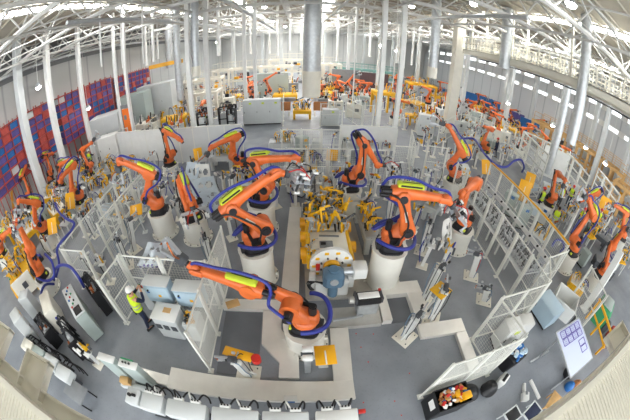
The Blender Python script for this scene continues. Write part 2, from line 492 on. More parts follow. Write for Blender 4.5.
for x, y, z in WP:
    m = MB(); m.cyl((0, 0, z), (0, 0, 12.4), .055, n=8)
    o = m.build('suspension_rod', 'white', None, (x, y, 0))
    tag(o, 'thin white rod hanging from the roof', 'rod', 'thin rods under the roof')

t = thing('crane_girder', 'yellow crane girder hanging above the grey switch rooms', 'girder', (-13.2, 26.5, 6.6), R(18))
MB().bbox((0, 0, 0), (3.6, .3, .42), .02).build('beam', 'amber', t)
m = MB()
for x in (-1.6, 1.6): m.cyl((x, 0, .2), (x, 0, 5.9), .04, n=8)
m.build('hanger', 'truss', t)
# lamps
LP = [(-15.4, 54, 8.9), (-3.1, 26, 11.0), (-3.0, 33, 10.2), (-1.9, 40, 10.0), (9.6, 30, 10.4), (9.3, 31.5, 7.6), (11.2, 32, 7.3), (7.8, 19.6, 10.9), (9.0, 13.4, 10.9), (8.9, 6.4, 10.9), (2.0, 30, 10.8), (5, 38, 10.2), (12, 44, 9.8), (16, 26, 10.9), (20.4, 22, 4.6), (22.5, 17, 4.4), (23.5, 13.0, 4.2), (24, 10.6, 4.0), (-17.2, 12.8, 8.2), (-19.5, 20.6, 4.6)]
LL = {0: 'very bright floodlight glaring on the far left wall', 5: 'very bright floodlight glaring left of the right-hand columns', 6: 'second bright floodlight right of the glaring one'}
for i, (x, y, z) in enumerate(LP):
    t = thing('high_bay_lamp', LL.get(i, 'bright high bay lamp hanging from the roof'), 'lamp', (x, y, z), 0, None if i in LL else 'high bay lamps')
    m = MB(); m.lathe([(.06, .34), (.12, .3), (.30, .02), (.30, 0)], n=16); m.build('shade', 'silver', t)
    big = .42 if i in (0, 5) else (.3 if i == 6 else .22)
    m = MB(); m.ball((0, 0, -.03), big, 12, 8, (1, 1, .7)); m.build('bulb', 'lamp', t)
    m = MB(); m.cyl((0, 0, .34), (0, 0, 12.4 - z), .02, n=6); m.build('hanger', 'white', t)

# catwalk up on the right
t = thing('overhead_catwalk', 'cream overhead catwalk with railings crossing the upper right', 'catwalk', (14.6, 0, 0))
z = 8.65
m = MB(); m.box((.9, 12.6, z - .03), (1.9, 21, .06)); m.build('deck', 'beige', t)
m = MB()
for x in (0, 1.8):
    m.box((x, 12.6, z - .20), (.10, 21, .42)); m.box((x, 12.6, z - .42), (.22, 21, .04))
for k in range(15): m.box((.9, 2.6 + k * 1.45, z - .2), (1.8, .10, .2))
m.build('girder', 'beige', t)
for x, nm in ((0.0, 'railing'), (1.8, 'railing')):
    m = MB()
    for k in range(22): m.box((x, 2.3 + k * 1.0, z + .6), (.07, .07, 1.2))
    for k in range(64): m.box((x, 2.3 + k * .33, z + .5), (.025, .04, .9))
    for h in (.12, .62, 1.2): m.box((x, 12.6, z + h), (.08, 21, .07))
    m.build(nm, 'beige', t)
m = MB()
for y in (4.5, 10.4, 16.2, 21.8): m.box((.06, y, z + 2.1), (.14, .14, 4.2)); m.box((1.74, y, z + 2.1), (.14, .14, 4.2))
m.build('hanger', 'beige', t)
m = MB(); m.box((2.1, 12.6, z - .55), (.3, 21, .08)); m.build('cable_tray', 'dgrey', t)

# ------------------------------------------------------------------ robots
OFF, ZS = 0.33, 0.78
def base_mesh():
    m = MB()
    m.zloft([(0, 0, .0, .40, .40), (0, 0, .05, .40, .40), (0, 0, .06, .34, .34), (0, 0, .2, .33, .33), (0, 0, .21, .30, .30), (0, 0, .25, .30, .30)], 20, 3.5)
    m.bbox((-.36, 0, .12), (.22, .34, .2), .02)
    m.mat(1); m.box((.30, .20, .14), (.12, .10, .10)); m.mat(0)
    return m.mesh('foot_casting', ['dark', 'lime'])
def carousel_mesh():
    m = MB()
    m.lathe([(.30, .25), (.33, .27), (.33, .42), (.29, .47)], n=24)
    m.zloft([(.05, 0, .44, .34, .27), (.12, .02, .56, .34, .25), (.24, .06, .72, .26, .18), (.30, .06, .88, .2, .15), (.31, .06, .98, .10, .10)], 18, 2.6)
    m.cyl((OFF, -.10, ZS), (OFF, .22, ZS), .245, n=22)
    m.zloft([(-.2, .02, .42, .17, .2), (-.2, .02, .60, .15, .18), (-.2, .02, .66, .10, .12)], 14, 3)
    return m.mesh('carousel', ['orange'])
def motor_mesh(k):
    m = MB()
    if k: m.cyl((OFF, .22, ZS), (OFF, .46, ZS), .115, n=14); m.bbox((OFF, .36, ZS + .12), (.12, .12, .10), .02); return m.mesh('drive_motor', ['black'])
    m.bbox((.0, -.31, .46), (.30, .10, .24), .02); m.bar((-.1, -.3, .5), (-.19, -.05, .68), .08); m.cyl((-.19, .02, .66), (-.19, .02, .94), .10, n=14); m.cyl((-.19, .02, .94), (-.19, .02, .97), .075, n=14)
    return m.mesh('drive_motor', ['black'])
_link = {}
def link_mesh(L):
    if L in _link: return _link[L]
    m = MB(); y = -.19
    m.xloft([(-.25, y, 0, .07, .05), (-.21, y, 0, .10, .16), (-.10, y, 0, .11, .235), (.06, y, 0, .115, .24), (.22, y, 0, .11, .20), (L * .55, y, .0, .10, .155), (L - .18, y, 0, .10, .165), (L + .02, y, 0, .10, .19), (L + .13, y, 0, .09, .14), (L + .17, y, 0, .06, .05)], 18, 3.2)
    m.mat(2); m.box((L * .5, y - .112, 0), (.34, .006, .09)); m.mat(1); m.cyl((0, y - .10, 0), (0, y - .16, 0), .15, n=18); m.cyl((0, y - .16, 0), (0, y - .19, 0), .09, n=14); m.cyl((L, y - .09, 0), (L, y - .13, 0), .11, n=16)
    m.mat(0)
    _link[L] = m.mesh('link_arm', ['orange', 'dark', 'cream']); return _link[L]
_fore = {}
def fore_mesh(L):
    if L in _fore: return _fore[L]
    m = MB()
    m.xloft([(-.34, .02, .02, .10, .10), (-.31, .02, .02, .19, .17), (-.12, .02, .02, .21, .22), (.10, .02, .03, .20, .22), (.26, .02, .04, .17, .17), (.44, .01, .04, .145, .14), (L - .36, 0, .02, .115, .115), (L - .22, 0, .01, .12, .115), (L - .18, 0, 0, .09, .09)], 18, 2.8)
    m.cyl((0, -.10, 0), (0, .22, 0), .21, n=20)
    for s in (-1, 1): m.xloft([(L - .26, s * .10, 0, .045, .09), (L, s * .115, 0, .045, .10), (L + .09, s * .115, 0, .035, .05)], 12, 3)
    _fore[L] = m.mesh('forearm', ['orange']); return _fore[L]
def wristmotor_mesh():
    m = MB()
    for y, z in ((.11, .08), (-.08, .10), (.02, -.07)):
        m.cyl((-.32, y, z), (-.56, y, z), .072, n=12); m.cyl((-.56, y, z), (-.60, y, z), .05, n=10)
    return m.mesh('wrist_motor', ['black'])
def ebox_mesh():
    m = MB(); m.bbox((.20, .04, .29), (.74, .24, .11), .025)
    m.mat(1); m.box((.20, .04, .352), (.5, .02, .012)); m.box((.20, -.085, .29), (.6, .012, .05)); m.mat(0)
    return m.mesh('valve_box', ['lime', 'black'])
def wrist_mesh():
    m = MB(); m.ball((0, 0, 0), .155, 16, 10, (1.05, .75, 1)); m.cyl((.06, 0, 0), (.20, 0, 0), .10, n=16)
    m.mat(1); m.cyl((.20, 0, 0), (.255, 0, 0), .085, n=16); m.mat(0)
    return m.mesh('wrist', ['orange', 'dark'])
def gun_mesh():
    m = MB()
    m.bbox((.40, 0, .02), (.28, .22, .26), .03); m.cyl((.26, 0, 0), (.3, 0, 0), .1, n=12)
    m.mat(1); m.bar((.50, 0, .13), (.98, 0, .30), .09, .11); m.bar((.98, 0, .30), (1.02, 0, .08), .07); m.bar((.50, 0, -.13), (.96, 0, -.26), .09, .11); m.bar((.96, 0, -.26), (1.02, 0, -.06), .07)
    m.mat(2); m.cyl((1.02, 0, .09), (1.02, 0, .01), .025, n=8); m.cyl((1.02, 0, -.08), (1.02, 0, -.02), .025, n=8); m.tube([(.45, .1, .1), (.6, .2, .22), (.9, .1, .32)], .025, 6, 3)
    m.mat(0)
    return m.mesh('welding_gun', ['dgrey', 'silver', 'copper'])
def grip_mesh(seed):
    r = random.Random(seed); m = MB()
    m.cyl((.24, 0, 0), (.36, 0, 0), .11, n=12)
    m.mat(1)
    m.box((.42, 0, 0), (.1, 1.0, .1)); m.box((.62, .42, 0), (.5, .08, .08)); m.box((.62, -.42, 0), (.5, .08, .08)); m.box((.62, 0, 0), (.5, .08, .08))
    for k in range(9):
        x, y = r.uniform(.42, .88), r.choice((-.42, 0, .42)) + r.uniform(-.05, .05)
        h = r.uniform(.14, .34); sgn = r.choice((-1, 1))
        m.mat(r.choice((0, 1, 1, 2))); m.cyl((x, y, 0), (x, y, h * sgn), .035, n=8)
        m.mat(r.choice((0, 1, 3))); m.bbox((x + .04, y, h * sgn), (.16, .07, .06), .01)
    m.mat(2); m.tube([(.3, .1, .1), (.5, .3, .25), (.8, .35, .12)], .02, 6, 3); m.mat(4); m.tube([(.3, -.1, .1), (.5, -.3, .3), (.85, -.35, .1)], .018, 6, 3)
    m.mat(0)
    return m.mesh('gripper_frame', ['dgrey', 'silver', 'black', 'white', 'red'])
RM = dict(base=base_mesh(), car=carousel_mesh(), mot=motor_mesh(0), mo2=motor_mesh(1), wm=wristmotor_mesh(), eb=ebox_mesh(), wr=wrist_mesh(), gun=gun_mesh(), g1=grip_mesh(1), g2=grip_mesh(2), g3=grip_mesh(3))
ped_cache = {}
def pedestal(x, y, h, label, group=None, r=.53):
    t = thing('robot_pedestal', label, 'pedestal', (x, y, 0), 0, group)
    k = round(h, 2)
    if k not in ped_cache:
        m = MB(); m.lathe([(r, .05), (r, h - .05), (r + .03, h - .045), (r + .03, h)], n=32)
        for i in range(6):
            a = i * PI / 3; m.prism([(math.cos(a) * r - math.sin(a) * .015, math.sin(a) * r + math.cos(a) * .015), (math.cos(a) * (r + .10) - math.sin(a) * .015, math.sin(a) * (r + .10) + math.cos(a) * .015), (math.cos(a) * (r + .10) + math.sin(a) * .015, math.sin(a) * (r + .10) - math.cos(a) * .015), (math.cos(a) * r + math.sin(a) * .015, math.sin(a) * r - math.cos(a) * .015)], .05, .16)
        f = MB(); f.lathe([(r + .12, 0), (r + .12, .05), (r - .02, .052)], n=32)
        f.mat(1)
        for i in range(12):
            a = (i + .5) * PI / 6; f.cyl((math.cos(a) * (r + .08), math.sin(a) * (r + .08), .05), (math.cos(a) * (r + .08), math.sin(a) * (r + .08), .085), .022, n=6)
        f.mat(0)
        ped_cache[k] = (m.mesh('drum', 'pedestal'), f.mesh('bolted_flange', ['pedestal', 'dgrey']))
    O('drum', ped_cache[k][0], t); O('bolted_flange', ped_cache[k][1], t)
    return t
def robot(pose, label, tool='gun', hose=True, ring=False, ped=None, group=None, roll=0, eb=True, tilt=None, floor=True):
    x, y, z0, yaw, a, b, L1, L2 = pose
    if ped: pedestal(x, y, z0, ped, 'robot pedestals' if group else None)
    elif floor and z0 > .12:
        pedestal(x, y, z0, ' '.join(('cream pedestal under the ' + label.replace('orange ', '', 1)).split()[:16]))
    t = thing('industrial_robot', label, 'robot', (x, y, z0 + .002), R(yaw), group)
    O('foot_casting', RM['base'], t); O('carousel', RM['car'], t); O('drive_motor', RM['mot'], t); O('drive_motor', RM['mo2'], t)
    A, B = R(a), R(b)
    O('link_arm', link_mesh(L1), t, (OFF, 0, ZS), (0, -A, 0))
    E = Vector((OFF + L1 * math.cos(A), 0, ZS + L1 * math.sin(A)))
    fa = O('forearm', fore_mesh(L2), t, E, (0, -B, 0))
    O('wrist_motor', RM['wm'], fa)
    if eb: O('valve_box', RM['eb'], t, E, (0, -B, 0))
    f = Vector((math.cos(B), 0, math.sin(B))); up = Vector((-math.sin(B), 0, math.cos(B)))
    W = E + f * L2
    wp = (B - R(35)) if tilt is None else R(tilt)
    w = O('wrist', RM['wr'], t, W, (R(roll), -wp, 0))
    if tool: O({'gun': 'welding_gun'}.get(tool, 'gripper_frame'), RM[tool], w)
    ld = Vector((math.cos(A), 0, math.sin(A)))
    if hose:
        s = Vector((0, .26, 0))
        m = MB(); S = Vector((OFF, 0, ZS))
        back = E - f * .50
        m.tube([S - ld * .1 + s * 1.7, S + ld * L1 * .45 + s * 1.3 - f * .1, back + s * .9 - up * .15, back + s * .5 + up * .25, E - f * .3 + up * .44 + s * .3, E + f * .25 + up * .46 + s * .2, E + f * L2 * .62 + up * .30, W - f * .05 + up * .24, W + f * .12 + up * .05], .042, 8, 4)
        m.build('dress_hose', 'blue_hose', t)
    m = MB(); s2 = Vector((0, -.33, 0)); S2 = Vector((OFF, 0, ZS))
    m.tube([Vector((-.1, -.36, .3)), Vector((.1, -.42, .62)), S2 + s2 * 1.15 + ld * .25, S2 + s2 * 1.1 + ld * L1 * .6, E + s2 * .9 - f * .1, E - f * .42 + s2 * .4 + up * .05], .03, 7, 4)
    m.build('motor_cable', 'black', t)
    if ring:
        m = MB(); P = []
        a0, a1, rz_ = ring if isinstance(ring, tuple) else (-150, 154, .46)
        for k in range(17):
            an = R(a0 + k * (a1 - a0) / 16); P.append((math.cos(an) * .64 + .03, math.sin(an) * .64, rz_ + .07 * math.sin(k * .55 + 1)))
        if not isinstance(ring, tuple): P.append((OFF - .1, .45, .85))
        m.tube(P, .058, 10, 3); m.build('base_hose', 'blue_hose', t)
    return t

robot((0.09, 3.86, 0.85, 168, 28, 9, 1.05, 1.45), 'orange robot arm in the front centre reaching left over the fence', 'gun', ring=(95, 265, .62), ped='low cream drum pedestal carrying the front centre robot', tilt=40)
robot((-1.36, 6.42, 1.3, 21, 135, 29, 1.2, 1.55), 'orange robot arm ringed by a blue hose, left of the yellow jig', 'g1', ring=True, ped='cream drum pedestal of the robot left of the yellow jig', tilt=-20)
robot((-1.47, 9.1, 1.2, -20, 110, 12, 1.05, 1.55), 'orange robot arm with a level forearm behind the robot left of the jig', 'g2', ring=True, ped='cream drum pedestal hidden behind the robot left of the jig', tilt=-70)
robot((-3.19, 13.79, 0.5, -142, 98, -7, 1.1, 1.4), 'orange robot arm reaching left in front of the pale partition', 'gun', ped='low cream plinth of the robot before the pale partition', tilt=-50)
robot((-8.06, 14.81, 0.5, -24, 93, -17, 1.4, 1.3), 'orange robot arm bent upright by the left end of the partition', None, ped='cream plinth under the upright robot by the partition')
robot((-5.87, 8.78, 1.1, -169, 109, 33, 1.05, 1.4), 'orange robot arm stretching left beside the side fence', 'gun', ped='cream drum pedestal left of the door panel cart', tilt=-70)
robot((-4.17, 8.48, 1.0, -58, 144, -11, 1.0, 1.2), 'orange robot arm folded low in front of the body panels', 'g3', ped='cream drum pedestal right of the door panel cart', tilt=-80)
robot((2.71, 5.96, 1.6, -7, 108, -2, 1.1, 1.35), 'orange robot arm on the tallest pedestal, right of the yellow jig', 'g2', ring=True, ped='tall cream drum pedestal right of the yellow jig', tilt=-40)
robot((2.19, 10.33, 1.1, 5, 88, -52, 1.3, 1.25), 'orange robot arm with black motors raised up behind the yellow jig', 'g1', ring=True, ped='cream drum pedestal behind the yellow jig', eb=False, tilt=0)
robot((8.1, 11.54, 1.0, -208, 113, 52, 0.95, 1.45), 'orange robot arm stretching up to the back on the right', 'gun', ped='cream drum pedestal of the robot reaching back on the right', tilt=10)
robot((6.39, 7.48, 1.0, -144, 92, 0, 1.3, 1.25), 'orange robot arm bowed down beside the right side fence', 'g3', ped='cream drum pedestal beside the right side fence', hose=False, eb=False, tilt=-80)
# left cell
robot((-12.52, 10.39, 0.75, -88, 112, -5, 1.45, 1.3), 'orange robot arm with an upright link, nearest the yellow plate on the left', 'g1', tilt=-60)
robot((-15.1, 14.32, 0.5, 0, 106, 18, 1.3, 1.25), 'orange robot arm curving up in front of the grey switch rooms', 'gun', hose=False, eb=False, tilt=30)
robot((-13.41, 7.42, 0.75, -92, 120, 39, 1.05, 1.3), 'orange robot arm with a level forearm in the left cell', 'g2', tilt=-50)
robot((-10.9, 4.6, 0.75, -13, 57, 76, 1.2, 1.25), 'orange robot arm stretched back over the yellow tooling at the left', 'g3', tilt=0)
robot((-19.33, 10.44, 0.6, 122, 89, 14, 1.45, 1.3), 'orange robot arm leaning left below the red crate rack', 'gun', tilt=-20)
robot((-19.87, 13.8, 0.6, 107, 93, -12, 1.45, 1.25), 'orange robot arm standing behind the left cell, closest to the crate rack', 'gun', tilt=-60)
robot((-17.22, 5.37, 0.6, 9, 23, 15, 1.0, 1.35), 'orange robot arm half cut off by the left edge', 'gun', hose=False, tilt=-60)
robot((-17.22, 12.76, 0.6, 0, 61, 11, 1.05, 1.3), 'orange robot arm behind the upright one on the left', 'g2', tilt=-30)
# right cell
robot((15.19, 9.72, 0.6, 240, 115, 8, 1.4, 1.25), 'orange robot arm rising straight up beside the workers on the right', 'gun', hose=False, eb=False, tilt=-80)
robot((12.4, 5.17, 0.9, 173, 110, 35, 1.45, 1.3), 'orange robot arm leaning right with a long link, by the white door panel', 'gun', tilt=10)
robot((19.69, 8.41, 0.7, 148, 104, -41, 0.9, 1.45), 'orange robot arm bending left behind the long leaning one', 'g1', tilt=-60)
robot((13.83, 3.41, 0.7, -139, 139, 69, 1.15, 1.3), 'orange robot arm reaching off the right edge', 'gun', tilt=20)
robot((21.49, 5.26, 0.7, -217, 64, 4, 1.15, 1.3), 'orange robot arm at the right edge behind the one reaching off it', 'g2', tilt=-40)
# far bays: robots copied by pose
FR = [((-3.81, 34.68, 0.6, 7, 111, 34, 1.45, 1.5), 'orange robot with a raised arm right behind the three-door cabinet'),
      ((-5.69, 34.26, 0.6, -115, 100, -31, 1.1, 1.25), 'orange robot standing between the thin posts behind the three-door cabinet'),
      ((6.81, 34.89, 0.6, -21, 137, 59, 1.4, 1.3), 'orange robot leaning left in the far centre, behind the white fences'),
      ((-17.48, 39.79, 0.6, 179, 97, -6, 1.45, 1.25), 'orange robot in the far left bay beside the white posts'),
      ((-19.36, 37.65, 0.6, 47, 106, 9, 1.2, 1.25), 'orange robot in the far left bay, second from the white posts'),
      ((25.68, 47.62, 0.6, -30, 101, 4, 1.45, 1.6), 'orange robot with a level arm beside the thick column'),
      ((15.99, 45.68, 0.6, 15, 109, 9, 1.3, 1.25), 'orange robot behind the tall yellow machine'),
      ((20.17, 48.55, 0.6, -19, 113, 10, 1.3, 1.3), 'orange robot behind the wide yellow machine'),
      ((31.03, 51.09, 0.6, -34, 109, -2, 1.3, 1.3), 'orange robot half hidden by the thick column'),
      ((29.84, 40.5, 0.6, -31, 102, 4, 1.35, 1.3), 'orange robot in front of the blue panels, left end'),
      ((26.72, 34.0, 0.6, -51, 130, 4, 1.3, 1.25), 'orange robot in front of the blue panels, second from left'),
      ((29.52, 34.44, 0.6, -39, 115, 12, 1.4, 1.3), 'orange robot in front of the blue panels, third from left'),
      ((23.4, 26.56, 0.6, 303, 138, 1, 1.3, 1.25), 'orange robot nearer than the ones before the blue panels'),
      ((26.01, 23.29, 0.6, -92, 110, 10, 1.3, 1.25), 'dark orange robot standing alone right of the blue panels'),
      ((42.38, 35.75, 0.6, -43, 119, 26, 1.4, 1.3), 'orange robot farthest right under the catwalk'),
      ((5.66, 37.31, 0.6, -61, 139, -1, 1.1, 1.25), 'orange robot left of the one leaning left in the far centre'),
      ((-19.34, 32.95, 0.6, -12, 117, 3, 1.1, 1.3), 'orange robot behind the orange door'),
      ((2.66, 33.58, 0.6, 118, 138, 3, 1.1, 1.3), 'orange robot just right of the thick grey duct'),
      ((30.46, 31.71, 0.6, -12, 125, 17, 1.3, 1.25), 'orange robot in front of the blue panels, right end')]
for i, (p, lb) in enumerate(FR):
    if p[0] > 33: p = (33.0, p[1] * 33 / p[0]) + p[2:]
    robot(p, lb, ('gun', 'g1')[i % 2], hose=False, eb=False)

# ------------------------------------------------------------------ floor plates (raised steel covers)
def cover(label, pts, h=.14, mt='plate'):
    m = MB(); m.prism(pts, .004, h)
    cx = sum(p[0] for p in pts) / len(pts); cy = sum(p[1] for p in pts) / len(pts)
    m.v = [(a - cx, b - cy, c) for a, b, c in m.v]
    return tag(m.build('floor_cover_plate', mt, None, (cx, cy, 0)), label, 'floor plate')
cover('long steel cable cover running along the front by the grey boxes', [(-3.6, 2.0), (1.25, 1.96), (1.25, 2.5), (-3.6, 2.66)])
cover('narrow left end of the long front cable cover', [(-4.9, 2.12), (-3.61, 2.05), (-3.61, 2.38), (-4.85, 2.44)], .13)
cover('cranked steel cover left of the front centre pedestal', [(-1.12, 4.86), (-1.10, 3.70), (-.60, 3.12), (-.62, 2.67), (-.10, 2.65), (-.10, 3.42), (-.57, 4.2), (-.57, 4.86)])
cover('steel cover crossing behind the dark pit left of the front robot', [(-2.38, 4.9), (-.56, 4.88), (-.56, 5.28), (-2.38, 5.28)])
cover('bright white-lit steel cover running back from the front one, right of the yellow plate', [(.76, 2.51), (1.25, 2.51), (1.32, 4.18), (.80, 4.18)])
cover('long steel channel cover running back beside the yellow jig', [(-.62, 5.30), (-.06, 5.30), (.12, 10.4), (-.40, 10.4)], .15)
cover('wide steel cover under the grey control box right of the jig', [(.80, 4.2), (2.32, 4.2), (2.36, 4.9), (.80, 4.9)], .16, 'steel')
cover('frame-shaped steel cover, rear bar, beside the tall pedestal', [(2.40, 5.22), (3.92, 5.22), (3.92, 5.72), (2.40, 5.72)], .22)
cover('frame-shaped steel cover, right bar, beside the tall pedestal', [(3.40, 4.25), (3.92, 4.25), (3.92, 5.21), (3.40, 5.21)], .22)
cover('frame-shaped steel cover, left bar, beside the tall pedestal', [(2.37, 4.25), (2.66, 4.25), (2.66, 5.21), (2.37, 5.21)], .22)
cover('tan steel cable cover on the right below the gun stands', [(3.42, 3.52), (4.98, 3.45), (5.0, 3.95), (3.42, 4.02)], .14)
cover('steel cable cover turning towards the right corner fence', [(4.55, 1.95), (4.98, 1.95), (4.98, 3.44), (4.6, 3.44)], .14)
cover('dark floor pit cover left of the front robot', [(-2.3, 2.72), (-1.16, 2.72), (-1.16, 4.86), (-2.3, 4.86)], .012, 'pit')
cover('dark recessed floor inside the frame-shaped cover', [(2.67, 4.25), (3.39, 4.25), (3.39, 5.21), (2.67, 5.21)], .02, 'pit')
cover('pale steel base plate of the jig', [(.16, 5.32), (2.3, 5.32), (2.3, 9.9), (.16, 9.9)], .10, 'steel')

# ------------------------------------------------------------------ fences
_pan = {}
def panel_mesh(w, h, sp, low, bars, t=.045):
    k = (round(w, 2), round(h, 2), sp, low, bars, t)
    if k in _pan: return _pan[k]
    fr = MB()
    fr.box((w / 2, 0, h - .03), (w, t, t + .015)); fr.box((w / 2, 0, low), (w, t, .05))
    fr.box((t / 2, 0, (h + low) / 2), (t, t, h - low)); fr.box((w - t / 2, 0, (h + low) / 2), (t, t, h - low))
    for i in range(bars):
        fr.box((w / 2, 0, low + (h - low) * (i + 1) / (bars + 1)), (w, t * .8, t * .9))
    ms = MB(); x = .06; wr = .0052 if sp < .07 else .004
    while x < w - .05:
        ms.wire((x, 0, low), (x, 0, h - .05), wr); x += sp
    z = low + sp
    while z < h - .05:
        ms.wire((.05, 0, z), (w - .05, 0, z), wr); z += sp
    _pan[k] = (fr.mesh('frame', 'fence'), ms.mesh('wire_mesh', 'wire')); return _pan[k]
_posts = {}
def post_mesh(h):
    if h not in _posts:
        m = MB(); m.box((0, 0, h / 2 + .02), (.05, .05, h + .04)); m.box((0, 0, .012), (.16, .16, .02)); _posts[h] = m.mesh('post', 'fence')
    return _posts[h]
def fence(where, pts, h=2.1, pw=1.3, sp=.10, low=.12, bars=1, group=None, z=0.0, ends=True, thick=.034, rail=None):
    """a run of separate wire panels; WHERE completes the label"""
    segs = []
    for p, q in zip(pts, pts[1:]):
        L = math.hypot(q[0] - p[0], q[1] - p[1]); n_ = max(1, round(L / pw))
        for i in range(n_): segs.append((p[0] + (q[0] - p[0]) * i / n_, p[1] + (q[1] - p[1]) * i / n_, math.atan2(q[1] - p[1], q[0] - p[0]), L / n_))
    for i, (x, y, a, L) in enumerate(segs):
        lb = ('white mesh fence ' + where) if len(segs) == 1 or group else '%s white mesh fence section %s' % (NTH[i] if i < len(NTH) else 'last', where)
        t = thing('safety_fence', lb, 'fence', (x, y, z), a, group)
        g = .05
        f, m_ = panel_mesh(L - 2 * g, h, sp, low, bars, thick)
        if rail: MB().box((L / 2, 0, h + .045), (L - .02, .07, .07)).build('top_rail', rail, t)
        O('frame', f, t, (g, 0, 0)); O('wire_mesh', m_, t, (g, 0, 0)); O('post', post_mesh(h), t, (.0, 0, 0))
        if i == len(segs) - 1 and ends: O('post', post_mesh(h), t, (L, 0, 0))
fence('from the front in the run left of the front robot', [(-2.46, 2.78), (-2.36, 6.5)], 2.05, 1.24, sp=.06)
fence('from the left behind the pale blue electrical boxes', [(-5.48, 5.08), (-2.5, 5.02)], 2.05, 1.5)
fence('on the left hand of the worker, closing his bay', [(-5.7, 3.95), (-5.5, 5.0)], 2.05, 1.3)
fence('from the worker in the run slanting towards the navy hoses', [(-5.8, 3.95), (-7.24, 5.1), (-8.7, 5.06)], 2.05, 1.5, sp=.07)
fence('from the front in the row edging the left cell', [(-8.75, 5.2), (-8.65, 12.6)], 2.05, 1.5)
fence('from the front left of the door panel cart', [(-7.6, 6.6), (-7.5, 11.0)], 2.05, 1.5)
fence('from the left in the row just behind the yellow jig', [(-1.6, 12.55), (4.5, 12.5)], 2.1, 1.02)
fence('from the left in the farther row behind the yellow jig', [(-1.0, 15.6), (2.5, 15.6)], 2.1, 1.16)
fence('in the gate right of the raised robot behind the jig', [(5.0, 13.2), (6.3, 13.2), (7.3, 16.4)], 2.1, 1.6)
fence('standing in the aisle before the back-reaching robot on the right', [(7.2, 13.6), (8.5, 13.4)], 2.1, 1.5)
fence('from the front in the row before the part conveyor', [(7.38, 3.25), (7.9, 11.2)], 2.15, 1.15)
fence('from the front in the yellow-topped row behind the part conveyor', [(10.1, 4.5), (10.5, 11.6)], 2.15, 1.2, rail='amber')
fence('from the left round the front of the part conveyor', [(7.5, 3.2), (8.4, 4.2), (9.9, 4.3)], 2.1, 1.3)
fence('from the left along the front of the right corner bay', [(2.95, 1.72), (5.2, 1.78)], 2.1, 1.15, sp=.06)
fence('turning back along the side of the right corner bay', [(5.28, 1.85), (5.05, 3.1)], 2.1, 1.5)
fence('from the left at the rear of the right corner bay', [(5.16, 3.14), (7.3, 3.16)], 2.1, 1.1)
# tall guard panels on the right
fence('from the back in the first tall guard row', [(19.4, 18.0), (17.0, 12.4)], 2.9, 2.0, bars=3, thick=.11)
fence('from the back in the second tall guard row', [(22.8, 14.6), (20.0, 9.8)], 2.9, 2.0, bars=3, thick=.11)
fence('from the back in the third tall guard row', [(26.2, 12.2), (22.6, 7.4)], 2.9, 2.0, bars=3, thick=.11)
fence('from the left joining the tall guard rows across the back', [(19.6, 18.1), (22.6, 14.9)], 2.9, 2.4, sp=.09, bars=0, thick=.11)
fence('from the back along the aisle by the white slanting beam', [(11.0, 3.3), (10.6, 1.7)], 2.0, 1.3)
FB_ = [[(1.84, 22.92, 0)[:2], (3.75, 23.03, 0)[:2]], [(4.49, 26.13, 0)[:2], (5.34, 22.63, 0)[:2]], [(5.5, 22.94, 0)[:2], (6.43, 23.08, 0)[:2]], [(11.03, 19.37, 0)[:2], (15.97, 23.93, 0)[:2]], [(15.97, 23.93, 0)[:2], (19.04, 22.81, 0)[:2]], [(19.84, 28.33, 0)[:2], (21.42, 24.72, 0)[:2]], [(10.33, 26.59, 0)[:2], (14.77, 31.47, 0)[:2]], [(-1.31, 23.29, 0)[:2], (-1.47, 28.43, 0)[:2]], [(17.36, 19.83, 0)[:2], (19.3, 18.46, 0)[:2]], [(20.93, 22.51, 0)[:2], (24.09, 21.47, 0)[:2]], [(-12.42, 19.4, 0)[:2], (-12.96, 22.92, 0)[:2]], [(-17.52, 18.53, 0)[:2], (-14.48, 19.91, 0)[:2]], [(9.61, 29.69, 0)[:2], (11.38, 30.23, 0)[:2]]]
for p in FB_: fence('in the far cells', p, 2.1, 2.0, sp=.12, group='wire fence panels in the far cells')

# solid partition walls
def board(label, p, q, h, th=.06, mt='white', joints=3, name='partition_wall', z=0, feet=True):
    L = math.hypot(q[0] - p[0], q[1] - p[1]); a = math.atan2(q[1] - p[1], q[0] - p[0])
    t = thing(name, label, 'partition', (p[0], p[1], 0), a)
    for i in range(joints):
        w = L / joints
        m = MB(); m.bbox((w * (i + .5), 0, z + h / 2 + (.06 if feet else 0)), (w - .03, th, h), .01); m.build('panel', mt, t)
    m = MB(); m.box((L / 2, 0, z + h + .08), (L, th + .04, .05))
    if feet:
        for i in range(joints + 1): m.box((L * i / joints, 0, .03), (.06, .3, .06)); m.box((L * i / joints, 0, (z + h) / 2), (.06, th + .03, z + h))
    m.build('frame', 'fence', t)
    return t
board('low white panel wall behind the raised robot, below the two white posts', (2.75, 17.6), (6.75, 17.6), 1.7, joints=2)
board('pale panelled partition behind the two left middle robots', (-8.8, 16.2), (-3.4, 15.9), 2.35, joints=5, mt='cab')
board('white partition left of the pale one, below the orange door', (-14.0, 17.6), (-9.2, 16.6), 2.3, joints=3, mt='white')
board('white board leaning beside the workers on the right', (12.96, 6.38, 0)[:2], (15.19, 7.31, 0)[:2], 1.5, joints=1, feet=False, z=.3)
board('solid white guard panel between the tall guard rows', (20.4, 15.6), (22.6, 13.9), 2.7, joints=1)
t = thing('access_door', 'bright orange door between two slim white posts', 'door', (-14.3, 19.95, 0), 0); t['kind'] = 'thing'
MB().bbox((0, 0, 2.5), (.98, .06, 2.5), .01).build('leaf', 'door_orange', t)
m = MB(); m.box((0, 0, 3.95), (1.1, .1, .3)); m.box((0, 0, 1.22), (1.1, .1, .08)); m.box((-.52, 0, .6), (.06, .1, 1.2)); m.box((.52, 0, .6), (.06, .1, 1.2)); m.box((-.54, 0, 2.6), (.05, .1, 2.8)); m.box((.54, 0, 2.6), (.05, .1, 2.8)); m.build('frame', 'grey', t)
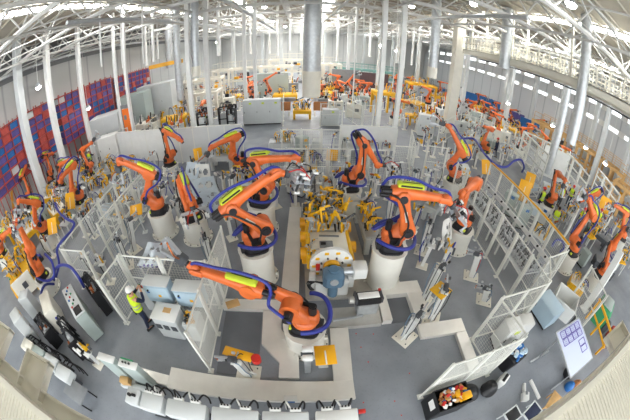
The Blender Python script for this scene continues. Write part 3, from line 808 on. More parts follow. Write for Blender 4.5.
MB().bbox((-.2, -.05, 3.0), (.3, .03, .4), .01).build('notice', 'grey', t)
MB().bbox((.4, -.06, 2.4), (.05, .06, .2), .01).build('handle', 'dgrey', t)

# ------------------------------------------------------------------ cabinets
def cabinet(name, label, x, y, rz, w, d, h, doors=1, mt='cab', z=0.0, group=None, plinth=True, cat='cabinet', sticker='amber', lit=False):
    """front faces local -y, origin at the footprint centre"""
    t = thing(name, label, cat, (x, y, z), rz, group)
    p = .1 if plinth else 0
    m = MB(); m.bbox((0, 0, p + (h - p) / 2), (w, d, h - p), .02); m.build('housing', mt, t)
    if plinth: MB().box((0, 0, .05), (w - .06, d - .06, .098)).build('plinth', 'black', t)
    dw = w / doors
    for i in range(doors):
        cx = -w / 2 + dw * (i + .5)
        dr = MB(); dr.bbox((cx, -d / 2 - .012, p + (h - p) / 2), (dw - .03, .022, h - p - .06), .008); dr = dr.build('door', mt, t)
        MB().bbox((cx - dw * .36, -d / 2 - .04, p + (h - p) * .5), (.035, .03, .16), .01).build('handle', 'black', dr)
        if sticker: MB().box((cx + dw * .12, -d / 2 - .026, p + (h - p) * .86), (min(.22, dw * .35), .006, min(.16, dw * .25))).build('warning_sticker', sticker, dr)
    return t
def top_box(t, w, d, h, label=None): pass
cabinet('switch_cabinet', 'pale three-door electrical cabinet with yellow stickers, standing in the aisle behind the fences', -3.2, 24.3, 0, 3.36, .8, 2.3, 3, sticker='lime')
cabinet('switch_cabinet', 'white control cabinet with a black base left of the back-reaching robot', (10.83, 21.46, 0)[0], (10.83, 21.46, 0)[1] + .35, R(-12), 1.15, .8, 2.0, 1, sticker='grey')
cabinet('switch_cabinet', 'big pale grey switch room nearest the crate racks', -18.0, 21.5, R(18), 3.2, 2.4, 3.4, 2, sticker=None)
cabinet('switch_cabinet', 'big grey switch room in the middle of the left back row', -17.6, 26.5, R(10), 3.4, 2.6, 4.2, 2, sticker=None, mt='greygreen')
cabinet('switch_cabinet', 'big grey switch room left of the orange door', -16.8, 30.8, R(5), 4.6, 2.6, 4.4, 3, sticker=None)
cabinet('switch_cabinet', 'white cabinet standing in front of the grey switch rooms', -15.6, 18.2, R(20), 1.8, 1.0, 2.2, 2, sticker=None, mt='white')
# worker's electrical bay
def flat_cab(label, x, y, w, d, h, z, mt, top='cab'):
    t = thing('electrical_box', label, 'electrical box', (x, y, 0), 0)
    MB().bbox((0, 0, z + h / 2), (w, d, h), .02).build('housing', mt, t)
    MB().bbox((0, .0, z + h + .012), (w + .03, d + .03, .022), .008).build('lid', top, t)
    dr = MB(); dr.bbox((0, -d / 2 - .012, z + h / 2), (w - .06, .022, h - .08), .006); dr = dr.build('door', mt, t)
    m = MB(); m.cyl((-w * .3, -d / 2 - .02, z + h * .75), (-w * .3, -d / 2 - .06, z + h * .75), .03, n=10); m.build('lock', 'black', dr)
    MB().box((w * .1, -d / 2 - .027, z + h * .45), (.10, .006, .10)).build('warning_sticker', 'amber', dr)
    MB().box((-w * .32, -d / 2 - .027, z + h * .62), (.09, .006, .06)).build('nameplate', 'blue', dr)
    m = MB()
    for sx in (-1, 1):
        for sy in (-1, 1): m.box((sx * (w / 2 - .04), sy * (d / 2 - .04), z / 2), (.05, .05, z - .004))
    m.build('stand', 'cab', t)
    return t
flat_cab('pale blue electrical box in front of the worker', -4.18, 4.72, .88, .42, .72, .72, 'cabblue')
flat_cab('pale blue electrical box right of the one the worker faces', -3.12, 4.66, .86, .42, .68, .72, 'cabblue')
t = thing('control_desk', 'white control desk with a lit side opening right of the worker', 'control desk', (-3.78, 3.98, 0), R(-3))
MB().bbox((0, 0, .5), (.80, .58, .96), .03).build('housing', 'cab', t)
MB().bbox((0, 0, .995), (.84, .62, .03), .01).build('top', 'white', t)
m = MB()
for i in range(3): m.bbox((-.26 + .26 * i, -.30, .62), (.18, .03, .2), .01)
m.build('socket', 'dgrey', t)
MB().box((.05, .05, 1.016), (.25, .18, .008)).build('paper_sheet', 'wood', t)
t = thing('parts_bin', 'small box of yellow and grey parts beside the control desk', 'bin', (-3.02, 3.98, 0), R(-3))
MB().bbox((0, 0, .42), (.44, .56, .82), .02).build('body', 'cab', t)
m = MB()
for i in range(10): m.mat(i % 3); m.bbox((rnd.uniform(-.15, .15), rnd.uniform(-.2, .2), .86), (.1, .14, .06), .01, rnd.uniform(0, 3))
m.build('contents', ['wood', 'amber', 'dgrey'], t)
t = thing('connector_rack', 'low connector rack in front of the worker, left of the electrical boxes', 'rack', (-4.88, 4.80, 0), 0)
MB().bbox((0, 0, .475), (.36, .34, .95), .02).build('body', 'cab', t)
m = MB()
for i in range(6): m.mat(i % 3); m.cyl((-.12 + .05 * i, .0, .95), (-.12 + .05 * i, 0, 1.1), .03, n=8)
m.build('plug', ['green', 'black', 'red'], t)

# front row of light grey junction boxes beside the long cable cover
def jbox(label, x0, x1, y0=1.04, y1=1.50, z=.9, white=False):
    w = x1 - x0
    t = thing('junction_box', label, 'junction box', ((x0 + x1) / 2, (y0 + y1) / 2, 0), 0)
    m = MB(); m.bbox((0, 0, z - .16), (w, y1 - y0, .32), .02); m.build('housing', 'white' if white else 'cab', t)
    m = MB()
    for i in range(2):
        m.bbox((-w * .22 + w * .44 * i, (y1 - y0) / 2 + .05, z - .05), (.24, .10, .1), .015); m.mat(1)
        for k in (-1, 0, 1): m.cyl((-w * .22 + w * .44 * i + k * .07, (y1 - y0) / 2 + .07, z), (-w * .22 + w * .44 * i + k * .07, (y1 - y0) / 2 + .07, z + .03), .022, n=8)
        m.mat(0)
    m.build('connector_block', ['white', 'black'], t)
    m = MB()
    for sx in (-1, 1): m.box((sx * (w / 2 - .08), 0, (z - .32) / 2), (.06, .3, z - .324))
    m.box((0, 0, .012), (w, .4, .02)); m.build('stand', 'dgrey', t)
    for i in range(4):
        xx = -w * .3 + w * .2 * i; s_ = 1 if i % 2 else -1
        m = MB(); m.tube([(xx, (y1 - y0) / 2 + .1, z - .02), (xx + .08 * s_, (y1 - y0) / 2 + .26, z - .05), (xx + .12 * s_, (y1 - y0) / 2 + .28, z - .35), (xx + .1 * s_, (y1 - y0) / 2 + .22, .3)], .024, 7, 4)
        m.build('cable', 'black' if i != 2 else 'white', t)
    return t
jbox('grey junction box at the left end of the front row, behind the end panel', -3.86, -3.26)
jbox('grey junction box with a pale blue smear, second from the left of the front row', -3.14, -2.16)
jbox('grey junction box third from the left of the front row', -2.02, -.98)
jbox('grey junction box fourth from the left of the front row', -.90, .08)
jbox('white junction box at the right end of the front row, below the bright plate', .22, 1.12, white=True)
t = thing('end_box', 'small grey end box with black switches left of the front row of junction boxes', 'switch box', (-4.12, 1.29, 0), 0)
MB().bbox((0, 0, .74), (.40, .46, .32), .02).build('housing', 'cab', t)
m = MB(); m.cyl((-.08, .0, .9), (-.08, 0, .97), .05, n=10); m.bbox((.04, .02, .93), (.12, .08, .06), .01); m.build('switch', 'black', t)
m = MB(); m.box((0, 0, .29), (.3, .3, .576)); m.build('stand', 'cab', t)
t = thing('plug', 'red plug lying by the white junction box', 'plug', (1.22, 1.42, 0), 0)
m = MB(); m.bbox((0, 0, .8), (.16, .10, .10), .01); m.mat(1); m.bbox((-.14, 0, .8), (.12, .09, .09), .01); m.build('body', ['red', 'blue'], t)
m = MB(); m.box((0, 0, .375), (.06, .06, .748)); m.build('stand', 'dgrey', t)
# slim cabinets on edge
for i, (x0, x1, lb) in enumerate(((-5.33, -4.74, 'slim grey-green cabinet left of the front cable cover, outer of two'), (-4.56, -3.98, 'slim grey-green cabinet left of the front cable cover, inner one with switches on top'))):
    t = thing('slim_cabinet', lb, 'cabinet', ((x0 + x1) / 2, 2.02, 0), 0)
    MB().bbox((0, 0, .62), (x1 - x0, .20, 1.2), .02).build('housing', 'greygreen', t)
    MB().bbox((0, 0, 1.235), (x1 - x0 + .02, .22, .03), .01).build('lid', 'white', t)
    if i:
        m = MB()
        for k in range(3): m.cyl((-.15 + .1 * k, .02, 1.25), (-.15 + .1 * k, .02, 1.29), .03, n=8)
        m.build('switch', 'black', t)
        MB().bbox((-.05, .13, 1.26), (.4, .03, .05), .01).build('strip', 'green', t)
t = thing('cardboard_box', 'small tan cardboard box beside the slim grey-green cabinets', 'box', (-4.85, 1.80, 0), R(10))
MB().bbox((0, 0, .33), (.30, .20, .22), .005).build('carton', 'wood', t); MB().box((0, 0, .10), (.5, .26, .20)).build('shelf', 'cab', t)
t = thing('cable_trunking', 'pale trunking lying beside the slim cabinets', 'trunking', (-4.2, 1.75, 0), 0)
MB().bbox((0, 0, .1), (1.0, .2, .2), .01).build('body', 'white', t)
m = MB(); m.bbox((0, 0, .212), (.9, .16, .02), .005); m.build('lid', 'cab', t)

# left bottom row of control boxes
LB = [(-9.5, 1.34, .72, 'cream', 'cream box at the far left end of the bottom left row'), (-8.65, 1.30, .72, 'greygreen', 'grey-green box second from the left in the bottom left row'), (-7.80, 1.26, .76, 'cab', 'pale box third in the bottom left row'), (-7.0, 1.12, .70, 'cab', 'pale grey box at the right end of the bottom left row')]
for i, (x, y, w, mt, lb) in enumerate(LB):
    t = thing('junction_box', lb, 'junction box', (x, y, 0), R(-3))
    MB().bbox((0, 0, .64), (w, .48, .32), .03).build('housing', mt, t)
    m = MB(); m.box((0, 0, .24), (w - .2, .3, .476)); m.build('stand', 'dgrey', t)
    MB().bbox((0, .29, .66), (w * .8, .09, .2), .01).build('connector_block', 'black', t)
    m = MB()
    for k in range(3): m.tube([(-.2 + .2 * k, .34, .7), (-.2 + .2 * k, .5, .62), (-.1 + .2 * k, .55, .3), (0 + .2 * k, .48, .05)], .025, 6, 4)
    m.build('cable', 'black', t)
t = thing('control_board', 'grey board on black legs below the bottom left row', 'board', (-6.45, .78, 0), R(-8))
MB().bbox((0, 0, .55), (.9, .62, .06), .01).build('top', 'grey', t)
m = MB()
for sx in (-1, 1):
    for sy in (-1, 1): m.box((sx * .4, sy * .27, .26), (.05, .05, .516))
m.build('leg', 'black', t)
def valve_rack(label, x, y, rz, w=1.3, d=.5, h=1.1):
    t = thing('valve_rack', label, 'valve rack', (x, y, 0), rz)
    m = MB()
    for sx in (-1, 1): m.bbox((sx * w / 2, 0, h / 2), (.09, d, h), .01)
    m.box((0, 0, .06), (w, d, .10)); m.box((0, d / 2, h - .05), (w, .06, .10)); m.box((0, -d / 2, h * .5), (w, .05, .08))
    m.build('frame', 'black', t)
    MB().bbox((-w * .12, 0, h * .45), (w * .5, d * .62, h * .62), .02).build('valve_block', 'cab', t)
    r = random.Random(int(x * 100 + y * 10)); m = MB()
    for k in range(16):
        m.mat(k % 4); m.bbox((r.uniform(-w * .42, w * .42), r.uniform(-d * .3, d * .3), r.uniform(.25, h + .1)), (r.uniform(.08, .2), r.uniform(.06, .14), r.uniform(.06, .2)), .01)
    m.build('valve', ['silver', 'dgrey', 'white', 'copper'], t)
    m = MB()
    for k in range(8):
        a = r.uniform(-w * .45, w * .3); m.tube([(a, -.1, h), (a + .1, .1, h + .35), (a + .25, .2, h + .15), (a + .2, .3, .3)], .025, 6, 4)
    m.build('hose', 'black', t)
    return t
valve_rack('black-framed valve rack nearest the worker on the left, by the fence foot', -7.2, 4.5, R(-31), 1.2, .36)
valve_rack('black-framed valve rack below the tall control panel on the left', -7.55, 2.55, R(-31), 1.3, .4, .85)
valve_rack('black-framed valve rack at the left, between the control panel and the bottom row', -9.1, 2.45, R(-20), 1.2, .5, .8)
t = thing('control_console', 'tall pale control panel with coloured buttons and a dark screen on the left', 'control panel', (-7.35, 3.55, 0), R(-33))
MB().bbox((0, 0, .66), (1.7, .5, 1.2), .03).build('housing', 'greygreen', t)
m = MB(); m.bbox((0, 0, 1.28), (1.66, .48, .04), .01); m.build('face', 'cab', t)
m = MB()
for k in range(9):
    m.mat(k % 4); m.cyl((-.7 + .13 * k, .05 - .09 * (k % 3), 1.29), (-.7 + .13 * k, .05 - .09 * (k % 3), 1.34), .035, n=10)
m.build('button', ['red', 'blue', 'black', 'green'], t)
m = MB(); m.bbox((.60, 0, 1.31), (.38, .30, .03), .01); m.build('screen', 'black', t)
MB().bbox((.60, -.26, .9), (.4, .02, .3), .01).build('window', 'black', t)
cabinet('switch_cabinet', 'cream cabinet with dark openings between the yellow tooling and the tall control panel', -8.95, 3.2, R(-35), 1.2, .5, 1.2, 2, 'cream', sticker='green')

# ------------------------------------------------------------------ crate racks on the left wall
def rack(x, y, rz, L, label, z0=.9, levels=6, colours=('purple', 'rust', 'blue')):
    t = thing('pallet_rack', label, 'rack', (x, y, 0), rz)
    h = z0 + levels * .64
    m = MB(); n_ = max(2, round(L / 1.0))
    for i in range(n_ + 1):
        for dy in (-.5, .5): m.box((L * i / n_, dy, h / 2 + .1), (.06, .06, h + .2))
    m.build('upright', 'rust', t); m = MB()
    for k in range(levels + 1):
        m.box((L / 2, -.5, z0 + k * .64 - .06), (L, .06, .07)); m.box((L / 2, .5, z0 + k * .64 - .06), (L, .06, .07)); m.box((L / 2, 0, z0 + k * .64 - .01), (L, .95, .02))
    m.build('beam', 'rust', t)
    return t, n_, L / n_, h
CR = {c: (lambda b: (b.bbox((0, 0, .26), (.90, .84, .51), .02), [b.box((0, s * .44, .14 + .2 * q), (.86, .03, .03)) for s in (-1, 1) for q in range(2)], b)[2])(MB()).mesh('crate', c) for c in ('purple', 'rust', 'blue', 'cab')}
def crates(x, y, rz, L, z0, levels, n_, pitch, where, seed):
    r = random.Random(seed); ca, sa = math.cos(rz), math.sin(rz)
    for k in range(levels):
        run = 0
        for i in range(n_):
            u = pitch * (i + .5)
            c = r.choices(('purple', 'rust', 'blue', 'cab'), (8, 3, 2.4, .7))[0]
            o = O('crate', CR[c], None, (x + u * ca, y + u * sa, z0 + k * .64 + .004), (0, 0, rz))
            nm = {'purple': 'violet-blue', 'rust': 'red', 'blue': 'blue', 'cab': 'grey'}[c]
            tag(o, '%s crate stored in the pallet rack %s' % (nm, where), 'crate', '%s crates in the rack %s' % (nm, where))
RK = [(-21.4, 8.6, R(90), 8.0, 'nearest the camera', 2.4, 7), (-21.4, 17.9, R(90), 9.0, 'behind the pale columns', 2.3, 7), (-21.4, 28.4, R(90), 8.0, 'beside the switch rooms', 2.0, 7)]
for i, (x, y, rz, L, wh, z0, lv) in enumerate(RK):
    t, n_, p_, h = rack(x, y, rz, L, 'red steel rack of violet and red crates, ' + wh, z0, lv)
    crates(x, y, rz, L, z0, lv, n_, p_, wh, i + 3)

# ------------------------------------------------------------------ tooling: the central jig
def clamp_mesh(seed):
    r = random.Random(seed); m = MB()
    h = r.uniform(.28, .62)
    m.bbox((0, 0, h / 2), (.06, .08, h), .012)
    m.mat(r.choice((0, 0, 1, 3))); m.bbox((.05, 0, h + .04), (.16, .07, .10), .015)
    m.mat((0, 3, 0, 0, 0, 1, 0, 3, 0)[seed % 9]); m.bar((.10, 0, h + .08), (.10 + r.uniform(.16, .34), r.uniform(-.08, .08), h + r.uniform(.06, .30)), .04, .05)
    m.mat(r.choice((2, 3, 3, 0))); m.cyl((-.09, 0, h * .35), (-.09, 0, h * .35 + .26), .032, n=10)
    m.mat(4 if seed % 4 == 1 else 3); m.cyl((.0, .08, h * .6), (.0, .16, h * .6), .04, n=8)
    m.mat(0)
    return m.mesh('clamp', ['yellow' if seed % 4 else 'silver', 'dgrey', 'black', 'silver', 'green'])
CL = [clamp_mesh(s) for s in range(9)]
def clamps(t, n_, x0, x1, y0, y1, z, seed, sc=(.8, 1.25)):
    r = random.Random(seed)
    for i in range(n_):
        o = O('clamp', CL[r.randrange(9)], t, (r.uniform(x0, x1), r.uniform(y0, y1), z), (R(r.uniform(-14, 14)), R(r.uniform(-14, 14)), R(r.choice((0, 90, 180, 270)) + r.uniform(-25, 25))))
        s_ = r.uniform(*sc); o.scale = (s_, s_, s_)
j = thing('assembly_jig', 'yellow clamping jig full of small clamps on a turntable, centre of the cell', 'jig', (.95, 7.2, .105), 0)
m = MB()
for x in (-.62, .62): m.bbox((x, .45, .83), (.22, 3.3, .36), .03)
for y in (-1.05, -.1, .9, 1.95): m.bbox((0, y, .83), (1.1, .2, .34), .03)
m.build('frame', 'yellow', j)
m = MB()
for x, y in ((-.78, -.55), (-.78, .3), (-.78, 1.1), (.78, -.3), (.78, .8)):
    m.cyl((x - .14, y, .72), (x + .14, y, .72), .20, n=16); m.bbox((x, y, .5), (.2, .3, .24), .03)
m.build('side_bracket', 'amber', j)
m = MB(); m.bbox((0, -.45, 1.03), (1.18, 1.15, .05), .01); m.mat(1); m.bbox((-.1, -.55, 1.09), (.42, .28, .08), .02); m.bar((-.3, -.1, 1.07), (.35, -.15, 1.07), .05); m.mat(2); m.bbox((-.2, -.58, 1.15), (.16, .10, .05), .01); m.mat(0)
m.build('top_plate', ['cream', 'grey', 'black'], j)
m = MB(); m.bbox((0, 1.3, 1.01), (1.1, 2.0, .06), .01); m.build('rear_plate', 'cream', j)
clamps(j, 88, -.66, .68, .05, 2.25, 1.02, 5, (.75, 1.25))
clamps(j, 9, -.7, -.5, -1.0, .1, 1.0, 8, (.4, .6))
m = MB()
for q in range(9):
    x = rnd.uniform(-.5, .5); y = rnd.uniform(.2, 1.9)
    m.tube([(x, y, 1.05), (x + .1, y + .1, 1.5), (x + .3, y + .2, 1.6), (x + .45, y + .3, 1.2)], .018, 6, 3)
m.build('air_line', 'black', j)
m = MB()
for x in (-.55, .55): m.bbox((x, 1.9, .33), (.3, .4, .66), .03); m.bbox((x, -.2, .33), (.26, .4, .66), .03)
m.build('pedestal', 'cream', j)
p_ = thing('positioner', 'white positioner with a big round faceplate and blue-grey gear motor in front of the jig', 'positioner', (.95, 5.75, .105), 0)
m = MB(); m.cyl((0, .10, .92), (0, .22, .92), .66, n=40); m.mat(1)
for k in range(10):
    a = k * PI / 5; m.bbox((math.cos(a) * .53, .10, .92 + math.sin(a) * .53), (.12, .05, .08), .01)
m.mat(2)
for k in range(8):
    a = (k + .5) * PI / 4; m.cyl((math.cos(a) * .34, .05, .92 + math.sin(a) * .34), (math.cos(a) * .34, .1, .92 + math.sin(a) * .34), .03, n=8)
m.mat(0); m.build('faceplate', ['white', 'yellow', 'dgrey'], p_)
m = MB(); m.cyl((0, -.06, .92), (0, .09, .92), .26, n=28); m.mat(1); m.cyl((0, -.1, .92), (0, -.06, .92), .2, n=24); m.build('hub_ring', ['amber', 'black'], p_)
m = MB(); m.bbox((0, -.16, .32), (1.05, .34, .62), .04); m.bbox((-.58, -.12, .55), (.2, .3, .5), .03); m.bbox((.58, -.12, .55), (.2, .3, .5), .03); m.build('housing', 'white', p_)
m = MB(); m.bbox((0, -.38, .98), (.60, .52, .46), .09); m.xloft([(0, 0, 0, .01, .01), (0.01, 0, 0, .01, .01)]) if False else None
m.cyl((0, -.50, .30), (0, -.46, .84), .15, n=18); m.mat(1); m.cyl((0, -.67, 1.0), (0, -.63, 1.0), .12, n=18); m.mat(0); m.cyl((0, -.36, 1.2), (0, -.36, 1.27), .15, n=16)
m.build('gear_motor', ['motor', 'silver'], p_)
m = MB(); m.cyl((.30, -.2, .98), (.62, -.2, .98), .13, n=18); m.mat(1); m.bbox((.80, -.16, .98), (.42, .42, .40), .03); m.build('brake_unit', ['silver', 'white'], p_)
m = MB()
for q in range(5): m.tube([(-.3, -.35, .6 + .02 * q), (-.5 - .06 * q, -.5, .9), (-.66, -.3 - .04 * q, .5), (-.5, -.2, .2)], .02, 6, 4)
m.build('cable', 'black', p_)
m = MB(); m.bbox((-.42, -.02, 1.0), (.12, .08, .22), .01); m.build('red_lever', 'red', p_)
t = thing('control_box', 'black control box with a white top and grey ends, right of the gear motor', 'control box', (1.92, 4.78, .165), R(2))
MB().bbox((0, 0, .22), (.62, .42, .44), .02).build('base', 'silver', t)
m = MB(); m.bbox((0, 0, .56), (.76, .36, .22), .03); m.build('body', 'black', t)
MB().bbox((0, 0, .685), (.62, .22, .03), .01).build('white_label', 'paper', t)
m = MB(); m.bbox((-.38, .0, .6), (.06, .38, .20), .01); m.bbox((.38, 0, .6), (.06, .38, .20), .01); m.build('end_cap', 'dgrey', t)
m = MB(); m.bbox((.36, .16, .69), (.08, .08, .05), .01); m.build('corner_marker', 'red', t)
MB().cyl((-.55, .02, .5), (-.32, .02, .5), .11, n=16).build('motor', 'steel', t)
t = tag(MB().bar((-.45, 0, .04), (.45, .10, .04), .06, .07).build('steel_tube', 'silver', None, (1.35, 4.42, .162)), 'loose steel tube lying on the plate by the front pedestal', 'tube')

# yellow tooling in the left cell
def tooling(name, label, x, y, rz, w, d, h, ncl, seed, mts=('yellow', 'cream'), cat='tooling', group=None, zc=1.0):
    t = thing(name, label, cat, (x, y, 0), rz, group)
    m = MB()
    for sx in (-1, 1):
        m.bbox((sx * (w / 2 - .1), 0, h - .16), (.2, d, .3), .03)
        for sy in (-1, 1): m.bbox((sx * (w / 2 - .12), sy * (d / 2 - .12), (h - .3) / 2), (.2, .2, h - .31), .02)
    for sy in (-1, 1): m.bbox((0, sy * (d / 2 - .1), h - .16), (w - .4, .18, .28), .03)
    m.build('frame', mts[0], t)
    m = MB(); m.bbox((0, 0, h + .01), (w * .94, d * .94, .04), .01); m.build('deck', mts[1], t)
    if ncl: clamps(t, ncl, -w * .42, w * .42, -d * .42, d * .42, h + .03, seed, (.7 * zc, 1.15 * zc))
    r = random.Random(seed)
    m = MB()
    for q in range(4):
        a, b = r.uniform(-w * .4, w * .4), r.uniform(-d * .4, d * .4)
        m.mat(q % 2); m.tube([(a, b, h), (a + .1, b + .1, h + .55 * zc), (a + .35, b + .15, h + .5 * zc), (a + .5, b + .25, h + .05)], .022, 6, 4)
    m.build('air_line', ['black', 'blue_hose'], t)
    return t
tl = tooling('clamping_fixture', 'yellow clamping fixture at the left edge with a white end plate', -13.2, 4.5, R(-30), 2.6, 1.5, 1.1, 34, 21, ('yellow', 'yellow'))
m = MB(); m.bbox((1.36, 0, .72), (.08, 1.3, 1.0), .02); m.mat(1); m.bbox((1.42, .1, .75), (.06, .3, .3), .02); m.build('end_plate', ['cream', 'dgrey'], tl)
m = MB()
for k in range(4): m.cyl((-1.0 + k * .62, -.84, .45), (-1.0 + k * .62, -.70, .45), .26, n=16)
m.build('roller', 'amber', tl)
tooling('clamping_fixture', 'yellow fixture under the left cell robots, in front of the level forearm', (-14.21, 9.44, 0)[0], (-14.21, 9.44, 0)[1], R(-25), 1.8, 1.1, .95, 14, 22)
tooling('clamping_fixture', 'yellow fixture beside the upright left robot', (-16.6, 12.38, 0)[0], (-16.6, 12.38, 0)[1], R(10), 1.7, 1.1, .95, 14, 23)
tooling('clamping_fixture', 'yellow fixture between the leaning left robot and the racks', (-20.61, 10.32, 0)[0], (-20.61, 10.32, 0)[1], R(0), 2.2, 1.4, 1.0, 16, 24)
tooling('clamping_fixture', 'yellow fixture at the left edge behind the white-ended one', -16.6, 6.6, R(-20), 2.6, 1.6, 1.0, 14, 27)
tooling('clamping_fixture', 'grey clamp table between the two left fences', (-11.82, 11.71, 0)[0], (-11.82, 11.71, 0)[1], R(0), 1.4, 1.6, .8, 18, 28, ('cab', 'silver'))
tooling('clamping_fixture', 'grey clamp table in front of the curving left robot', (-14.1, 14.77, 0)[0], (-14.1, 14.77, 0)[1], R(10), 2.0, 1.4, .8, 20, 29, ('cab', 'silver'))
tooling('clamping_fixture', 'small yellow fixture with a pale deck between the two left middle robots', (-3.6, 13.05, 0)[0], (-3.6, 13.05, 0)[1], R(0), 1.3, 1.0, .8, 14, 30, ('yellow', 'cab'))
tooling('clamping_fixture', 'grey clamp table right of the yellow jig', (2.72, 9.11, 0)[0], (2.72, 9.11, 0)[1], R(0), .6, 2.2, .8, 20, 31, ('cab', 'silver'))
tooling('clamping_fixture', 'grey clamp table in front of the partition, left of the yellow plate', (-4.94, 13.73, 0)[0], (-4.94, 13.73, 0)[1], R(0), 1.4, 1.0, .9, 14, 32, ('cab', 'silver'))
tooling('clamping_fixture', 'small clamp fixture behind the jig, below the yellow flag', (1.44, 13.44, 0)[0], (1.44, 13.44, 0)[1], R(0), 1.0, .8, .8, 12, 33, ('yellow', 'cab'))
tooling('clamping_fixture', 'grey clamp table before the white fences left of the jig', (-1.15, 17.25, 0)[0], (-1.15, 17.25, 0)[1], R(0), 1.5, 1.0, .8, 16, 34, ('cab', 'silver'))
tooling('clamping_fixture', 'clamp fixture under the bowed robot on the right', (6.28, 9.24, 0)[0], (6.28, 9.24, 0)[1], R(40), 1.2, .7, .8, 16, 35, ('cab', 'silver'))
tooling('clamping_fixture', 'dark fixture among the leaning robots on the right', (19.96, 7.2, 0)[0], (19.96, 7.2, 0)[1], R(-60), 2.0, 1.0, .8, 14, 36, ('dgrey', 'grey'))
tooling('clamping_fixture', 'dark fixture below the leaning robots on the right', (13.8, 4.95, 0)[0], (13.8, 4.95, 0)[1], R(-50), 1.8, .8, .6, 8, 37, ('dgrey', 'grey'))
tooling('clamping_fixture', 'yellow clamp frame in the parts tray behind the corner bay', 10.12, 3.1, R(-60), .95, .8, .55, 14, 38, zc=.6)
# far yellow machines
YM = [((302, 118), 0, 1.7, 1.2, .85, 18, 'orange-yellow fixture between two brown boards behind the central aisle'), ((173, 129), 5, 2.8, 1.8, 1.1, 10, 'yellow fixture left of the white posts in the left bay'), ((391, 112), 5, 2.2, 2, 2.6, 8, 'tall yellow machine between the two white posts on the right'), ((419, 101), -8, 4.6, 2.5, 2.8, 14, 'wide yellow machine under the silver duct'), ((406, 120), 5, 1.4, 1.2, 1.0, 6, 'small yellow fixture below the tall yellow machine'), ((272, 100), 0, 3, 2, .8, 8, 'yellow fixture behind the three-door cabinet'), ((331, 100), 0, 3, 2, .8, 8, 'yellow fixture right of the thick grey duct'), ((506, 135), 20, 3, 1.8, 1.0, 8, 'brown-yellow fixture nearer than the robots before the blue panels'), ((168, 112), 0, 3, 2, 1.2, 8, 'yellow fixture below the far left bay robots')]
for i, (p, a, w, d, h, nc, lb) in enumerate(YM):
    x, y, _ = [(0.35, 25.9, 0), (-12.36, 24.78, 0), (10.41, 29.92, 0), (18.03, 39.32, 0), (11.09, 26.8, 0), (-3.32, 35.16, 0), (4.1, 35.0, 0), (25.19, 26.31, 0), (-17.05, 33.42, 0)][i]
    tooling('clamping_fixture', lb, x, y, R(a), w, d, h, nc, 50 + i, ('yellow', 'yellow'), zc=1.5)
x, y, _ = (0.36, 26.67, 0)
for s, lb in ((-1, 'left'), (1, 'right')):
    m = MB(); m.bbox((0, 0, 1.0), (1.3, .12, .9), .02); m.mat(1); m.box((-.5, 0, .275), (.08, .3, .546)); m.box((.5, 0, .25), (.08, .3, .496))
    tag(m.build('brown_screen', ['brown', 'cream'], None, (x + s * 1.75, y + .1, 0)), 'brown board standing on the %s side of the central orange-yellow fixture' % lb, 'board')

# ------------------------------------------------------------------ welding gun stands and yellow plates
def gunstand(label, x, y, yaw, h=1.35, lean=.25, seed=1, z=0.0, red=False):
    r = random.Random(seed)
    t = thing('gun_stand', label, 'gun stand', (x, y, z), R(yaw))
    m = MB(); m.bbox((0, 0, .015), (.64, .56, .03), .01); m.mat(1)
    for sx in (-1, 1):
        for sy in (-1, 1): m.cyl((sx * .22, sy * .19, .03), (sx * .22, sy * .19, .06), .02, n=6)
    m.mat(0); m.build('base_plate', ['cream', 'dgrey'], t)
    m = MB(); m.bar((0, 0, .03), (lean, 0, h), .2, .2); m.bbox((lean, 0, h + .01), (.28, .24, .03), .01); m.bar((-.18, 0, .03), (lean * .5, 0, h * .42), .04, .14)
    m.build('column', 'white', t)
    m = MB(); m.bbox((lean + .1, 0, h + .10), (.24, .14, .14), .02); m.mat(1); m.bar((lean + .2, 0, h + .14), (lean + .52, .05, h + .2), .045, .06); m.bar((lean + .2, 0, h + .04), (lean + .50, .05, h - .02), .045, .06); m.mat(2)
    m.cyl((lean + .50, .05, h + .19), (lean + .50, .05, h + .10), .02, n=8); m.cyl((lean + .48, .05, h - .02), (lean + .48, .05, h + .05), .02, n=8)
    m.mat(3)
    for k in range(6): m.mat(r.choice((0, 1, 3, 1))); m.bbox((lean + r.uniform(-.1, .4), r.uniform(-.16, .16), h + r.uniform(.04, .26)), (.09, .06, .06), .01)
    m.mat(0); m.build('welding_gun', ['dgrey', 'silver', 'copper', 'black'], t)
    m = MB()
    for k in range(3):
        m.mat(k % 3); yy = -.1 + .1 * k
        m.tube([(lean, yy, h + .1), (lean - .12, yy * 1.6, h + .16), (lean - .2, yy * 1.6, h * .7), (lean * .4 - .14, yy, h * .35), (-.1, yy, .05)], .014, 6, 4)
    m.build('cable', ['black', 'red' if red else 'dgrey', 'motor'], t)
    return t
gunstand('white gun stand left of the yellow tray, next to the frame-shaped cover', 4.02, 5.0, 25, 1.4, .1, 1)
gunstand('white gun stand holding up the yellow tray on the right', 4.02, 4.24, 60, 1.2, .12, 2)
gunstand('white gun stand with red cables beside the fence before the part conveyor', 6.35, 5.75, 150, 1.0, .12, 3, red=True)
gunstand('low gun stand with a yellow arm beside the fence before the part conveyor', 6.35, 4.55, 150, .5, .1, 4)
gunstand('white gun stand with a bolted white foot, front of the tan cable cover', 2.98, 3.72, 35, .85, .15, 5)
gunstand('grey gun stand at the head of the front cable cover, beside the amber plate', -1.42, 2.78, 175, .8, .15, 6, z=.0)
gunstand('white gun stand in front of the partition, right of the left middle robots', -2.9, 10.2, 80, 1.6, .2, 7)
gunstand('white gun stand in the aisle before the back-reaching robot', 6.0, 11.8, 100, 1.1, .15, 8)
gunstand('white gun stand right of the long steel channel cover', .42, 10.6, 90, 1.0, .1, 9)
